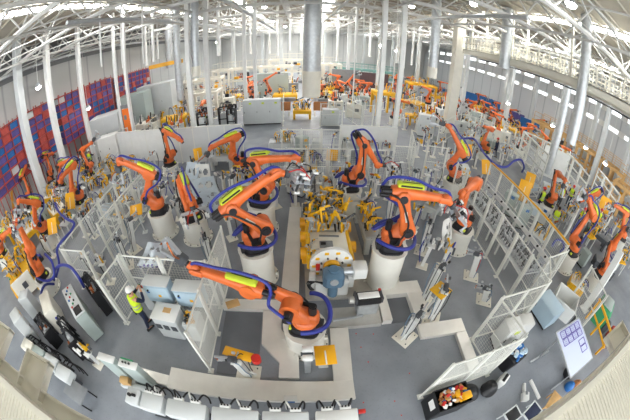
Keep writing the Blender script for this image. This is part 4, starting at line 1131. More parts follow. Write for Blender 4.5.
gunstand('white gun stand between the raised robot and the tall pedestal', 3.7, 9.0, 80, 1.3, .15, 10)
gunstand('white gun stand with hoses under the forearm of the tall pedestal robot', 4.75, 7.4, 60, 1.1, .25, 11)
gunstand('long white gun stand left of the door panel cart', -7.0, 7.5, 60, 1.3, .3, 12)
gunstand('white gun stand in the fenced strip left of the door panel cart', -6.9, 6.6, 120, 1.0, .2, 13)
gunstand('white gun stand inside the fenced bay left of the cart, rear one', -6.6, 10.3, 60, 1.2, .2, 14)
gunstand('white gun stand behind the front fence run, beside the mid left pedestal', -3.2, 6.9, 110, 1.0, .2, 15)
gunstand('white gun stand beside the raised robot behind the jig', 3.6, 11.6, 90, 1.7, .1, 16)

def flag(label, x, y, z, rz, w=.46, d=.42, mt='amber', tilt=0, name='splash_plate', foot=True, red=False):
    t = thing(name, label, 'yellow plate', (x, y, 0), R(rz))
    m = MB(); m.bbox((0, 0, 0), (w, d, .025), .012); m.build('plate', mt, t, (0, 0, z), (R(tilt), 0, 0))
    m = MB(); m.bbox((0, -d * .15, 0), (.035, d * .7, .02), .005); m.build('clip', 'white' if not red else 'silver', t, (0, 0, z + .024), (R(tilt), 0, 0))
    m = MB(); m.cyl((0, d * .3, .02), (0, 0, z - .02), .035, n=8); m.box((0, d * .3, .012), (.26, .26, .02)); m.build('stand', 'cab', t)
    if red: MB().cyl((w * .62, 0, z - .10), (w * .62, 0, z + .06), .12, n=14).build('red_cap', 'red', t)
    return t
flag('square amber plate beside the front centre pedestal', .54, 2.95, .9, 2, .50, .54)
flag('long amber plate with a red cap, in front of the cranked steel cover', (-1.54, 2.96, 0.9)[0], (-1.54, 2.96, 0.9)[1], .9, -14, .75, .26, red=True)
flag('yellow tray plate held over the floor right of the frame-shaped cover', (3.98, 4.41, 1.2)[0], (3.98, 4.41, 1.2)[1], 1.2, 28, .56, .5, 'yellow')
flag('hexagonal yellow plate left of the cream pedestals, above the cart', (-6.95, 8.6, 1.3)[0], (-6.95, 8.6, 1.3)[1], 1.3, 20, .6, .55, tilt=30)
flag('yellow flag plate behind the jig, in front of the rear fences', (1.77, 13.59, 1.3)[0], (1.77, 13.59, 1.3)[1], 1.3, -10, .6, .6, tilt=55)
flag('yellow plate standing before the pale partition', (-5.68, 14.04, 1.4)[0], (-5.68, 14.04, 1.4)[1], 1.4, 20, .5, .7, tilt=60)
flag('amber plate beside the upright robot in the left cell', (-12.64, 9.61, 1.3)[0], (-12.64, 9.61, 1.3)[1], 1.3, 10, .8, .9, tilt=60)
flag('amber plate beside the blue hose loop in the left cell', (-12.21, 7.34, 1.3)[0], (-12.21, 7.34, 1.3)[1], 1.3, 20, .7, .8, tilt=50)
flag('amber plate behind the back-reaching robot on the right', (10.96, 14.76, 1.6)[0], (10.96, 14.76, 1.6)[1], 1.6, 0, .7, .8, tilt=60)
flag('amber plate below the back-reaching robot, farther right', (11.15, 12.67, 1.4)[0], (11.15, 12.67, 1.4)[1], 1.4, 0, .7, .9, tilt=60)
flag('yellow plate inside the tall guard row on the right, upper one', (13.75, 10.93, 1.6)[0], (13.75, 10.93, 1.6)[1], 1.6, -40, .7, .9, tilt=70)
flag('yellow plate inside the tall guard row on the right, lower one', (12.26, 9.89, 1.4)[0], (12.26, 9.89, 1.4)[1], 1.4, -40, .8, 1.2, tilt=70)
flag('pale yellow board behind the rightmost robots', (22.05, 8.3, 1.5)[0], (22.05, 8.3, 1.5)[1], 1.5, -50, 1.2, 1.2, tilt=75)
flag('yellow plate at the back of the left cell below the red crates', -19.2, 8.9, 2.0, -50, .6, 1.4, tilt=70)
o = tag(MB().bbox((0, 0, .006), (.42, .30, .012), .004, R(25)).build('cardboard_sheet', 'wood', None, (-2.09, 5.08, 0.285)[:2] + (.285,)), 'torn cardboard sheet lying on the steel cover behind the dark pit', 'cardboard')
o.location.z = .142
t = thing('sensor_box', 'small white sensor box with a blue face on the front cable cover', 'sensor', (-.32, 2.0, .142), 0)
MB().bbox((0, 0, .14), (.32, .16, .14), .01).build('housing', 'white', t); MB().bbox((0, -.085, .14), (.2, .02, .08), .005).build('face', 'blue', t); MB().box((0, 0, .035), (.06, .06, .066)).build('stand', 'dgrey', t)

t = thing('tip_dresser', 'small silver tip dresser left of the square amber plate', 'tip dresser', (.12, 2.98, 0), 0)
MB().bbox((0, 0, .45), (.16, .30, .88), .02).build('pillar', 'silver', t); m = MB(); m.bbox((0, .10, .98), (.26, .16, .16), .02); m.bbox((0, -.12, .96), (.24, .14, .12), .02); m.build('head', 'white', t); MB().cyl((-.16, 0, .93), (.14, 0, .93), .05, n=12).build('motor', 'dgrey', t)
# ------------------------------------------------------------------ car body panels
def body_panel(label, loc, rz, tilt, w=1.1, d=1.2, cart=False, name='door_panel', seed=0, mt='sheet'):
    t = thing(name, label, 'car body panel', loc, R(rz))
    m = MB(); nx, ny = 15, 15; vs = {}; r = random.Random(seed)
    holes = [(.30, .30, .14), (.66, .28, .12), (.35, .68, .10), (.70, .66, .15)]
    def zz(u, v): return .05 * math.sin(u * 3.1) * math.sin(v * 3.1) + .03 * math.cos(7 * u + seed) * math.cos(6 * v)
    fr = []
    for k in (0, 1):
        for i_ in range(nx + 1):
            for j_ in range(ny + 1):
                u, v = i_ / nx, j_ / ny
                sh = 1 - .22 * v * (1 if u > .5 else .3)
                fr.append(((u - .5) * w * sh, (v - .5) * d, zz(u, v) + .02 * (1 - k)))
    N_ = (nx + 1) * (ny + 1); fs = []; cells = set()
    for i_ in range(nx):
        for j_ in range(ny):
            u, v = (i_ + .5) / nx, (j_ + .5) / ny
            if any((u - a) ** 2 + (v - b) ** 2 < c * c for a, b, c in holes): continue
            cells.add((i_, j_))
    for i_, j_ in cells:
        a = i_ * (ny + 1) + j_; b = (i_ + 1) * (ny + 1) + j_
        fs.append((a, b, b + 1, a + 1)); fs.append((N_ + a, N_ + a + 1, N_ + b + 1, N_ + b))
        for di, dj, e0, e1 in ((-1, 0, a, a + 1), (1, 0, b + 1, b), (0, -1, b, a), (0, 1, a + 1, b + 1)):
            if (i_ + di, j_ + dj) not in cells: fs.append((e0, e1, N_ + e1, N_ + e0))
    m.add(fr, fs)
    z = loc[2]
    m.build('pressed_sheet', mt, t, (0, 0, .0 if not cart else .86), (R(tilt), 0, 0))
    if cart:
        c = MB()
        for sx in (-1, 1):
            for sy in (-1, 1): c.box((sx * w * .44, sy * d * .44, .40), (.05, .05, .76)); c.cyl((sx * w * .44 - .02, sy * d * .44, .05), (sx * w * .44 + .02, sy * d * .44, .05), .048, n=10)
        for z_ in (.25, .77):
            for s in (-1, 1): c.box((0, s * d * .44, z_), (w * .9, .05, .05)); c.box((s * w * .44, 0, z_), (.05, d * .9, .05))
        c.build('cart_frame', 'white', t)
        c = MB()
        for k in range(6): c.bbox((-w * .4 + w * .16 * k, -d * .46, .84), (.08, .08, .10), .01)
        c.build('clip', 'ink', t)
    return t
body_panel('silver door panel lying on a white cart in the middle left', (-5.15, 6.45, 0), 5, 0, 1.05, 1.25, True)
body_panel('pale blue body panel leaning by the folded robot, left one', (-5.44, 12.09, 1.0), -20, 60, 1.0, 1.4, seed=2)
body_panel('pale blue body panel lying by the folded robot, right one', (-4.26, 10.6, 1.0), 20, 35, 1.3, 1.3, seed=3)
body_panel('pale blue body panel nearest the fence run left of the jig', (-3.74, 9.89, 0.9), 40, 30, 1.1, 1.1, seed=4)
body_panel('white pressed panel beyond the folded robot', (-4.8, 12.03, 1.0), 0, 65, .9, 1.2, seed=5, mt='white')
body_panel('silver panel held by the bowed robot on the right', (6.17, 8.3, 1.4), 60, 50, 1.0, 1.1, seed=6)
body_panel('white panel hanging under the forearm of the right pedestal robot', (5.42, 7.14, 1.2), 30, 70, .7, .9, seed=7, mt='white')

# ------------------------------------------------------------------ part conveyor between the right fence rows
cv = thing('part_conveyor', 'long grey part conveyor between the two fence rows on the right', 'conveyor', (8.95, 7.7, 0), R(-3))
m = MB()
for x in (-.62, .62): m.box((x, 0, .66), (.08, 6.0, .14))
for k in range(7):
    for x in (-.62, .62): m.box((x, -2.85 + k * .95, .30), (.07, .07, .6))
m.build('frame', 'cab', cv)
m = MB()
for k in range(46): m.cyl((-.6, -2.92 + k * .13, .70), (.6, -2.92 + k * .13, .70), .03, n=8)
m.build('roller_bed', 'silver', cv)
m = MB(); m.box((.72, 0, 1.22), (.05, 6.0, .22))
for k in range(7): m.box((.72, -2.85 + k * .95, .5), (.06, .06, 1.0))
m.build('button_board', 'white', cv)
m = MB()
for k in range(9): m.cyl((.69, -2.7 + k * .67, 1.28), (.62, -2.7 + k * .67, 1.28), .05, n=10)
m.build('knob', 'black', cv)
pm = MB(); pm.bbox((0, 0, .06), (.30, .12, .08), .015); pm.bbox((.10, 0, .16), (.08, .15, .16), .015); pm.mat(1); pm.cyl((-.12, 0, .08), (-.12, 0, .26), .04, n=8); pm.bbox((-.02, .03, .12), (.1, .06, .06), .01); pm.mat(0); pm = pm.mesh('bracket', ['silver', 'dgrey'])
ca, sa = math.cos(R(-3)), math.sin(R(-3)); r = random.Random(4)
for k in range(30):
    for q in range(3):
        lx, ly = -.4 + q * .38 + r.uniform(-.03, .03), -2.8 + k * .193
        o = O('metal_bracket', pm, None, (8.95 + lx * ca - ly * sa, 7.7 + lx * sa + ly * ca, .735), (0, 0, R(-3) + r.choice((0, PI)) + r.uniform(-.1, .1)))
        tag(o, 'small grey metal bracket lying on the part conveyor', 'metal part', 'brackets on the part conveyor')

# ------------------------------------------------------------------ the right corner bay
cabinet('bay_cabinet', 'white cabinet with an orange knob inside the right corner bay', 6.1, 2.72, R(-6), .62, .5, 1.1, 1, 'white', sticker='lime')
cabinet('bay_cabinet', 'white low cabinet right of the one with the orange knob', 6.85, 2.80, R(-10), .66, .46, .95, 1, 'white', sticker=None)
cabinet('bay_cabinet', 'broad pale blue cabinet right of the corner bay', 8.72, 3.1, R(-85), 1.15, .8, .85, 1, 'cabblue', sticker=None)
t = thing('parts_tray', 'pale tray around the yellow clamp frame behind the corner bay', 'tray', (10.12, 3.1, 0), R(-60))
m = MB()
for sx in (-1, 1): m.box((sx * .6, 0, .35), (.05, 1.1, .7))
for sy in (-1, 1): m.box((0, sy * .55, .35), (1.15, .05, .7))
m.build('wall', 'white', t); MB().box((0, 0, .012), (1.14, 1.04, .02)).build('bottom', 'cab', t)
t = thing('rubbish_bin', 'open black bin full of coloured rubbish by the corner fence', 'bin', (3.42, 1.28, 0), R(2))
m = MB()
for sx in (-1, 1): m.box((sx * .46, 0, .44), (.03, .58, .88))
for sy in (-1, 1): m.box((0, sy * .29, .44), (.9, .03, .88))
m.box((0, 0, .02), (.9, .56, .03)); m.build('body', 'black', t)
MB().box((-.48, 0, .6), (.012, .26, .3)).build('notice', 'paper', t)
m = MB(); r = random.Random(2)
for k in range(60):
    m.mat(r.randrange(6)); m.bbox((r.uniform(-.38, .38), r.uniform(-.21, .21), .80 + r.uniform(0, .14)), (r.uniform(.06, .16), r.uniform(.05, .12), r.uniform(.03, .08)), .01, r.uniform(0, 3))
o = m.build('rubbish', ['wood', 'paper', 'red', 'amber', 'blue', 'brown'], t); o['kind'] = 'stuff'
MB().bbox((.30, -.12, .97), (.22, .2, .14), .01).build('yellow_box', 'amber', t)
def sack(label, x, y, s, mt='black', seed=1):
    m = MB(); r = random.Random(seed); secs = []
    for k in range(7):
        f_ = k / 6; w = s * (.82, .98, 1.0, .95, .82, .6, .28)[k]
        secs.append((r.uniform(-.02, .02), r.uniform(-.02, .02), .01 + f_ * s * 1.5, w * r.uniform(.9, 1.05), w * r.uniform(.8, .95)))
    m.zloft(secs, 18, 2.4); return tag(m.build('sack', mt, None, (x, y, 0)), label, 'sack')
sack('black sack beside the rubbish bin under the corner fence', 4.25, 1.35, .33, seed=2)
sack('black sack farther right along the corner fence', 5.0, 1.28, .28, seed=3)
t = thing('cloth_bin', 'black bin heaped with blue and white cloths in the corner bay', 'bin', (6.0, 1.95, 0), R(15))
m = MB(); m.zloft([(0, 0, .01, .3, .3), (0, 0, .7, .38, .36), (0, 0, .72, .38, .36)], 18, 5); m.build('body', 'black', t)
m = MB(); r = random.Random(9)
for k in range(26): m.mat(k % 3); m.bbox((r.uniform(-.28, .28), r.uniform(-.26, .26), .74 + r.uniform(0, .2)), (r.uniform(.1, .22), r.uniform(.08, .18), .06), .02, r.uniform(0, 3))
m.build('cloth', ['paper', 'cabblue', 'blue'], t)['kind'] = 'stuff'
t = thing('tool_box', 'small white and red tool box on the floor right of the sacks', 'box', (5.55, 1.36, 0), R(30))
m = MB(); m.bbox((0, 0, .17), (.4, .24, .34), .02); m.build('body', 'white', t); MB().bbox((0, 0, .36), (.3, .1, .04), .01).build('handle', 'black', t); MB().bbox((.05, -.13, .2), (.1, .02, .1), .005).build('badge', 'red', t)

# whiteboard on its stand
wb = thing('whiteboard', 'whiteboard with violet charts on a rolling stand, lower right', 'whiteboard', (7.75, .85, 0), 0)
bm_ = Matrix.Rotation(0, 3, 'Z')
P0, P1, P2, P3 = Vector((6.8, 1.61, 1.75)) - Vector((7.75, .85, 0)), Vector((8.31, 1.67, 1.75)) - Vector((7.75, .85, 0)), Vector((9.81, 0.18, 1.2)) - Vector((7.75, .85, 0)), Vector((7.25, 0.09, 1.2)) - Vector((7.75, .85, 0))
ex = (P3 - P0); ey = (P1 - P0); nn = ex.cross(ey).normalized()
if nn.z < 0: nn = -nn
m = MB(); th = nn * .03
m.add([P0, P1, P1 + ex, P0 + ex, P0 - th, P1 - th, P1 + ex - th, P0 + ex - th], [(0, 1, 2, 3), (7, 6, 5, 4), (0, 4, 5, 1), (1, 5, 6, 2), (2, 6, 7, 3), (3, 7, 4, 0)])
m.build('board', 'boardface', wb)
def onb(u, v, h=.006): return P0 + ex * u + ey * v + nn * h
m = MB()
def rectb(u0, u1, v0, v1):
    w = .03
    for a, b in (((u0, v0), (u1, v0)), ((u1, v0), (u1, v1)), ((u1, v1), (u0, v1)), ((u0, v1), (u0, v0))): m.wire(onb(*a), onb(*b), w * .5)
for i in range(2):
    for k_ in range(4): rectb(.04 + i * .16, .18 + i * .16, .12 + k_ * .2, .3 + k_ * .2)
for i in range(2): rectb(.42 + i * .15, .55 + i * .15, .66, .9)
for i in range(2):
    for k_ in range(4):
        for q in range(3): m.wire(onb(.06 + i * .16 + q * .04, .15 + k_ * .2), onb(.07 + i * .16 + q * .04, .26 + k_ * .2), .005)
m.build('chart', 'ink', wb)
m = MB()
for a, b in ((P0, P1), (P1, P1 + ex), (P1 + ex, P0 + ex), (P0 + ex, P0)): m.bar(a - th * .5, b - th * .5, .05, .05)
m.build('frame', 'silver', wb)
m = MB()
for u in (.05, .95):
    a = P0 + ex * u + ey * .5 - th; g_ = Vector((a.x, a.y, .06)); m.bar(a, g_, .05); m.bar(g_ - Vector((0, 0, 0)) - ey.normalized() * .55, g_ + ey.normalized() * .55, .06, .05)
m.build('stand', 'silver', wb)

# bottom right clutter
t = thing('floor_bracket', 'low white bracket lying on the floor below the whiteboard', 'bracket', (6.25, .48, 0), R(65))
m = MB(); m.bbox((0, 0, .08), (.3, .26, .16), .02); m.bbox((.34, .03, .05), (.3, .1, .1), .01); m.build('body', 'white', t); MB().bbox((.1, 0, .17), (.12, .1, .02), .01).build('clip', 'grey', t)
m = MB(); m.bbox((0, 0, .03), (.8, .12, .06), .01); tag(m.build('white_strip', 'paper', None, (6.8, .55, 0), (0, 0, R(96))), 'long white strip lying on the floor below the whiteboard', 'strip')
for i, (x, y, w, d, mt, lb, rz) in enumerate(((5.30, .10, .50, .42, 'black', 'black framed board leaning in the bottom right, left one', 10), (6.02, -.16, .62, .46, 'navy', 'dark blue framed board in the bottom right', 18), (7.0, -.32, .7, .5, 'wood', 'tan wooden board in the bottom right', 26))):
    t = thing('notice_board', lb, 'board', (x, y, 0), R(rz))
    MB().bbox((0, 0, .42), (w, d, .03), .01).build('sheet', mt, t)
    m = MB()
    for sx in (-1, 1): m.box((sx * w / 2, 0, .42), (.04, d + .06, .05)); 
    for sy in (-1, 1): m.box((0, sy * d / 2, .42), (w, .04, .05))
    for sx in (-1, 1):
        for sy in (-1, 1): m.box((sx * w * .45, sy * d * .45, .2), (.04, .04, .395))
    m.build('frame', 'cab' if i < 2 else 'wood', t)
sack('blue and white sack under the whiteboard edge', 8.35, -.15, .22, 'blue', 5)
sack('tan sack next to the blue one under the whiteboard', 8.75, -.3, .22, 'brown', 6)
sack('black cloth heap at the whiteboard corner', 8.62, .35, .3, 'black', 7)
# bits around the right edge
t = thing('crane_beam', 'white slanting beam post rising at the right edge beside the yellow rail', 'beam', (11.9, 2.5, 0), 0)
m = MB(); m.bar((0, 0, .02), (.2, .15, 3.1), .34, .26); m.build('shaft', 'white', t); MB().box((0, 0, .012), (.5, .5, .02)).build('foot_plate', 'white', t)
m = MB(); m.bar((-.9, 0, 1.1), (1.2, 0, 1.1), .09); m.bar((-.9, 0, .55), (1.2, 0, .55), .07)
for x in (-.8, .2, 1.1): m.box((x, 0, .55), (.08, .08, 1.1))
tag(m.build('guard_rail', 'amber', None, (11.2, 1.0, 0), (0, 0, R(70))), 'yellow guard rail at the right edge by the green machine', 'rail')
t = thing('green_machine', 'green cloth-covered machine behind the mesh at the right edge', 'machine', (12.6, 1.7, 0), R(20))
m = MB(); m.bbox((0, 0, .45), (1.3, .9, .9), .1); m.build('body', 'green', t); MB().bbox((0, 0, .96), (.9, .6, .1), .04).build('cover', 'greygreen', t); MB().bbox((-.5, -.6, .3), (.3, .3, .6), .04).build('motor', 'dgrey', t)
m = MB(); m.bbox((0, 0, .3), (.7, .5, .6), .05); tag(m.build('red_crate', 'red', None, (12.4, .35, 0), (0, 0, R(30))), 'red crate at the right edge below the green machine', 'crate')
t = thing('office_chair', 'dark swivel chair near the whiteboard corner', 'chair', (9.3, 1.75, 0), R(40))
m = MB(); m.bbox((0, 0, .48), (.46, .46, .08), .03); m.build('seat', 'black', t); m = MB(); m.bbox((0, .22, .8), (.42, .07, .5), .03); m.build('backrest', 'black', t)
m = MB(); m.cyl((0, 0, .08), (0, 0, .44), .03, n=8)
for k in range(5): m.bar((0, 0, .08), (.26 * math.cos(k * 1.257), .26 * math.sin(k * 1.257), .04), .04)
m.build('base', 'dgrey', t)

# ------------------------------------------------------------------ loose hoses
def hose(label, pts, r_=.05, mt='blue_hose'):
    m = MB(); c = Vector(pts[0]); m.tube([Vector(p) - c for p in pts], r_, 8, 5)
    return tag(m.build('hose', mt, None, c), label, 'hose')
hose('long navy hose draped from the back-reaching robot over the fence to the right', [(9.98, 14.46, 2.4), (11.05, 14.5, 2.5), (10.43, 12.38, 2.4), (10.63, 11.38, 2.2), (11.57, 11.35, 2.1), (12.46, 11.68, 2.4), (13.17, 11.74, 2.5), (13.85, 11.89, 2.0), (14.43, 12.43, 1.4)], .07)
hose('navy hose hanging over the left fence from the left cell', [(-11.66, 7.82, 2.3), (-10.72, 7.2, 2.2), (-9.56, 6.68, 2.2), (-8.9, 6.49, 2.15), (-8.94, 6.17, 2.0), (-9.21, 5.66, 1.9), (-9.64, 5.44, 1.6), (-9.83, 5.26, 1.0), (-10.26, 4.94, 0.5)], .06)
hose('navy hose looping down beside the tall control panel', [(-10.11, 4.68, 0.6), (-9.51, 4.73, 1.2), (-8.68, 4.7, 1.6), (-7.91, 4.6, 1.7), (-7.46, 4.43, 1.5), (-7.6, 4.47, 0.9)], .06)
hose('navy hose curling towards the bottom left row', [(-10.1, 4.55, 0.5), (-9.9, 4.03, 1.0), (-9.58, 3.42, 1.1), (-8.99, 3.05, 1.0), (-8.47, 2.94, 0.8), (-7.92, 2.89, 0.6)], .055)
hose('navy hose coiled around the left cell pedestal', [(-11.28, 4.65, 1.3), (-11.0, 4.34, 1.0), (-10.16, 4.31, 0.9), (-9.33, 4.43, 1.2), (-9.4, 4.76, 1.6), (-9.95, 4.93, 1.8)], .06)
hose('navy hose arching over the leaning robot on the right', [(12.43, 5.79, 1.6), (13.65, 6.2, 2.0), (15.37, 6.56, 2.2), (14.23, 6.1, 1.8), (12.76, 5.62, 1.4)], .05)
hose('navy hose loop at the foot of the leaning robot on the right', [(11.04, 5.76, 1.0), (11.39, 5.9, 1.2), (11.83, 5.77, 1.2), (11.98, 5.55, 1.0), (11.68, 5.48, 0.8)], .05)

# ------------------------------------------------------------------ people
def skin_mesh(name, mats, chains, sub=2):
    """chains: list of [(point, radius), ...]; a chain may start at an existing point (shared by position)"""
    vs, rr, es, idx = [], [], [], {}
    for ch in chains:
        prev = None
        for p, r_ in ch:
            k = tuple(round(v, 3) for v in p)
            if k not in idx:
                idx[k] = len(vs); vs.append(k); rr.append(r_)
            if prev is not None and prev != idx[k]: es.append((prev, idx[k]))
            prev = idx[k]
    me = bpy.data.meshes.new(name); me.from_pydata(vs, es, [])
    o = bpy.data.objects.new(name, me); C.objects.link(o)
    md = o.modifiers.new('skin', 'SKIN')
    if not me.skin_vertices: 
        b = bmesh.new(); b.from_mesh(me); b.verts.layers.skin.verify(); b.to_mesh(me); b.free()
    for i, v in enumerate(me.skin_vertices[0].data):
        q = rr[i]; v.radius = q if isinstance(q, tuple) else (q, q); v.use_root = (i == 0)
    md.use_smooth_shade = True
    sb = o.modifiers.new('sub', 'SUBSURF'); sb.levels = sub; sb.render_levels = sub
    bpy.context.view_layer.update()
    out = bpy.data.meshes.new_from_object(o.evaluated_get(bpy.context.evaluated_depsgraph_get()))
    out.name = name
    C.objects.unlink(o); bpy.data.objects.remove(o)
    out.materials.clear()
    for m_ in (mats if isinstance(mats, list) else [mats]): out.materials.append(M[m_])
    for p in out.polygons: p.use_smooth = True
    return out
def person(label, x, y, rz, vest='hivis', sleeve='navy', trousers='navy', helmet='helmet', arms='down', lean=0.0, step=0.0, z=0.0, head_pitch=0.0):
    """faces local +x"""
    t = thing('person', label, 'person', (x, y, z), R(rz))
    l = lean
    pel = (0, 0, .96); wst = (.01 + .3 * l, 0, 1.12); che = (.02 + .8 * l, 0, 1.32); nk = (.03 + 1.05 * l, 0, 1.50); hb = (.05 + 1.1 * l, 0, 1.585); ht = (.055 + 1.12 * l, 0, 1.70)
    SH = [(.015 + .95 * l, s * .185, 1.43) for s in (1, -1)]
    if arms == 'face':
        EL = [(.22 + .9 * l, s * .27, 1.22) for s in (1, -1)]; HD = [(.36 + .9 * l, s * .085, 1.46) for s in (1, -1)]
    elif arms == 'reach':
        EL = [(.20 + .9 * l, s * .25, 1.20) for s in (1, -1)]; HD = [(.44 + .9 * l, s * .2, 1.20) for s in (1, -1)]
    else:
        EL = [(-.02 + .7 * l, s * .25, 1.14) for s in (1, -1)]; HD = [(.06 + .6 * l, s * .27, .90) for s in (1, -1)]
    KN = [(.04 + s * step * .5, s * .105, .52) for s in (1, -1)]; AN = [(-.01 + s * step, s * .115, .09) for s in (1, -1)]
    TO = [(.17 + s * step, s * .13, .035) for s in (1, -1)]
    ch = [[(pel, (.15, .12)), (wst, (.14, .105)), (che, (.165, .115)), (nk, .058), (hb, (.078, .07)), (ht, (.085, .075))], [(hb, .07), ((hb[0] + .105, 0, hb[2] + .03), .016)]]
    for i in (0, 1):
        e, h = Vector(EL[i]), Vector(HD[i]); d = (h - e).normalized()
        ch.append([(che, .12), (SH[i], .068), (EL[i], .046), (tuple(h), .032)])
        side = Vector((0, 1 if i == 0 else -1, 0)); side = (side - d * side.dot(d)).normalized(); nrm = d.cross(side)
        pm_ = h + d * .05
        ch.append([(tuple(h), .032), (tuple(pm_), (.038, .018))])
        for q in range(4):
            b0 = pm_ + side * (.027 - .018 * q) + d * .03; k1 = b0 + d * (.030 + .004 * (1.5 - abs(q - 1.4))); k2 = k1 + d * .02 + nrm * .012; k3 = k2 + d * .010 + nrm * .018
            ch.append([(tuple(pm_), (.038, .018)), (tuple(b0), .0095), (tuple(k1), .009), (tuple(k2), .0085), (tuple(k3), .007)])
        tb = h + d * .02 - side * .034; ch.append([(tuple(h), .032), (tuple(tb), .012), (tuple(tb + d * .035 - side * .014), .010), (tuple(tb + d * .06 - side * .008), .008)])
        ch.append([(pel, .13), ((0, (.1 if i == 0 else -.1), .88), (.085, .085)), (KN[i], .056), (AN[i], .038), (TO[i], (.036, .028))])
    O('body', skin_mesh('body', 'skin', ch, 2), t)
    # clothing
    m = MB()
    m.zloft([(0, 0, .93, .155, .185), (wst[0], 0, 1.10, .15, .175), (che[0], 0, 1.28, .165, .205), (SH[0][0], 0, 1.42, .14, .215), (nk[0] - .01, 0, 1.485, .095, .12)], 20, 2.4)
    m.build('vest' if vest.startswith('hi') else 'jacket', vest, t)
    if vest.startswith('hi'):
        s_ = MB()
        for zz, hx, hy, cx in ((1.04, .16, .189, wst[0] * .8), (1.16, .16, .19, wst[0] + .003)):
            s_.zloft([(cx, 0, zz, hx, hy), (cx, 0, zz + .045, hx, hy)], 20, 2.4)
        s_.build('reflective_band', 'silver', t)
    for i in (0, 1):
        e, h = Vector(EL[i]), Vector(HD[i])
        O('sleeve', skin_mesh('sleeve', sleeve, [[(SH[i], .082), (EL[i], .062), (tuple(h - (h - e).normalized() * .03), .046)]], 1), t)
    O('trousers', skin_mesh('trousers', trousers, [[((0, 0, .98), (.165, .135)), ((0, .1, .86), (.10, .10)), (KN[0], .074), ((AN[0][0], AN[0][1], .10), .056)], [((0, 0, .98), (.165, .135)), ((0, -.1, .86), (.10, .10)), (KN[1], .074), ((AN[1][0], AN[1][1], .10), .056)]], 1), t)
    for i in (0, 1):
        m = MB(); m.xloft([(AN[i][0] - .09, AN[i][1], .05, .035, .04), (AN[i][0] - .02, AN[i][1], .06, .048, .055), (AN[i][0] + .10, TO[i][1] - (TO[i][1] - AN[i][1]) * .5, .045, .048, .042), (TO[i][0] + .04, TO[i][1], .032, .035, .028)], 12, 2.6)
        m.build('shoe', 'black', t)
    for s in (1, -1):
        MB().ball((hb[0] + .082, s * .033, hb[2] + .055), .012, 8, 6).build('eye', 'black', t)
        MB().ball((hb[0] + .0, s * .083, hb[2] + .04), .025, 8, 6, (.8, .4, 1.2)).build('ear', 'skin', t)
    MB().box((hb[0] + .083, 0, hb[2] - .02), (.012, .05, .012)).build('mouth', 'brown', t)
    m = MB(); m.ball((hb[0] - .02, 0, hb[2] + .06), .098, 14, 10, (1.0, .88, 1.05)); hr = m.build('hair', 'hair', t)
    if helmet:
        m = MB(); c = (hb[0] - .005, 0, hb[2] + .095)
        m.lathe([(.118, 0), (.116, .04), (.098, .09), (.06, .122), (.002, .134)], c, 20)
        m.zloft([(c[0] + .03, 0, c[2] - .004, .155, .122), (c[0] + .03, 0, c[2] + .008, .15, .118)], 20, 2.2)
        m.build('helmet', helmet, t)
    return t
person('worker in a white helmet and yellow vest, hands raised, facing the electrical boxes', -4.80, 4.0, 62, arms='face', step=.10, lean=.03)
person('man in a yellow vest and red helmet beside the rising robot on the right', (18.9, 9.81, 0)[0], (18.9, 9.81, 0)[1], 200, helmet='helmetred', arms='reach')
person('man in a white helmet next to the striped one behind the rising right robot', (18.11, 10.33, 0)[0], (18.11, 10.33, 0)[1], -20, helmet='helmet', arms='reach', trousers='dgrey')
person('man in a red helmet left of the rising right robot', (14.95, 9.69, 0)[0], (14.95, 9.69, 0)[1], 90, helmet='helmetred')
person('man in a yellow vest bending close behind the right fence row', (13.41, 7.34, 0)[0], (13.41, 7.34, 0)[1], 30, helmet=None, lean=.18, arms='reach')
person('man in a red helmet behind the white leaning board', (16.74, 7.54, 0)[0], (16.74, 7.54, 0)[1], 170, helmet='helmetred', trousers='dgrey')
person('man in a red helmet farthest right in the group behind the white leaning board', (19.68, 7.93, 0)[0], (19.68, 7.93, 0)[1], 200, helmet='helmetred', trousers='black')
person('worker in an orange vest walking in the far left aisle', (-19.24, 22.98, 0)[0], (-19.24, 22.98, 0)[1], -60, 'hiorange', helmet='hair' if False else 'helmetred', step=.16)
person('worker in a pale shirt and white helmet in the far left aisle', (-20.25, 21.72, 0)[0], (-20.25, 21.72, 0)[1], 0, 'cab', sleeve='cab', helmet='helmet')
person('worker in a lime vest behind the curving robot on the left', (-16.79, 16.49, 0)[0], (-16.79, 16.49, 0)[1], 90, arms='reach')
person('worker in a lime vest far away behind the leaning robot in the centre', (9.08, 42.41, 0)[0], (9.08, 42.41, 0)[1], -90, arms='down')
person('worker in blue far away beside the silver duct on the right', (27.52, 48.93, 0)[0], (27.52, 48.93, 0)[1], -90, 'blue', sleeve='blue', helmet='helmetred')
person('worker in dark clothes walking in the right aisle near the thin white rods', (16.58, 18.14, 0)[0], (16.58, 18.14, 0)[1], 120, 'navy', step=.15, helmet='helmetred')

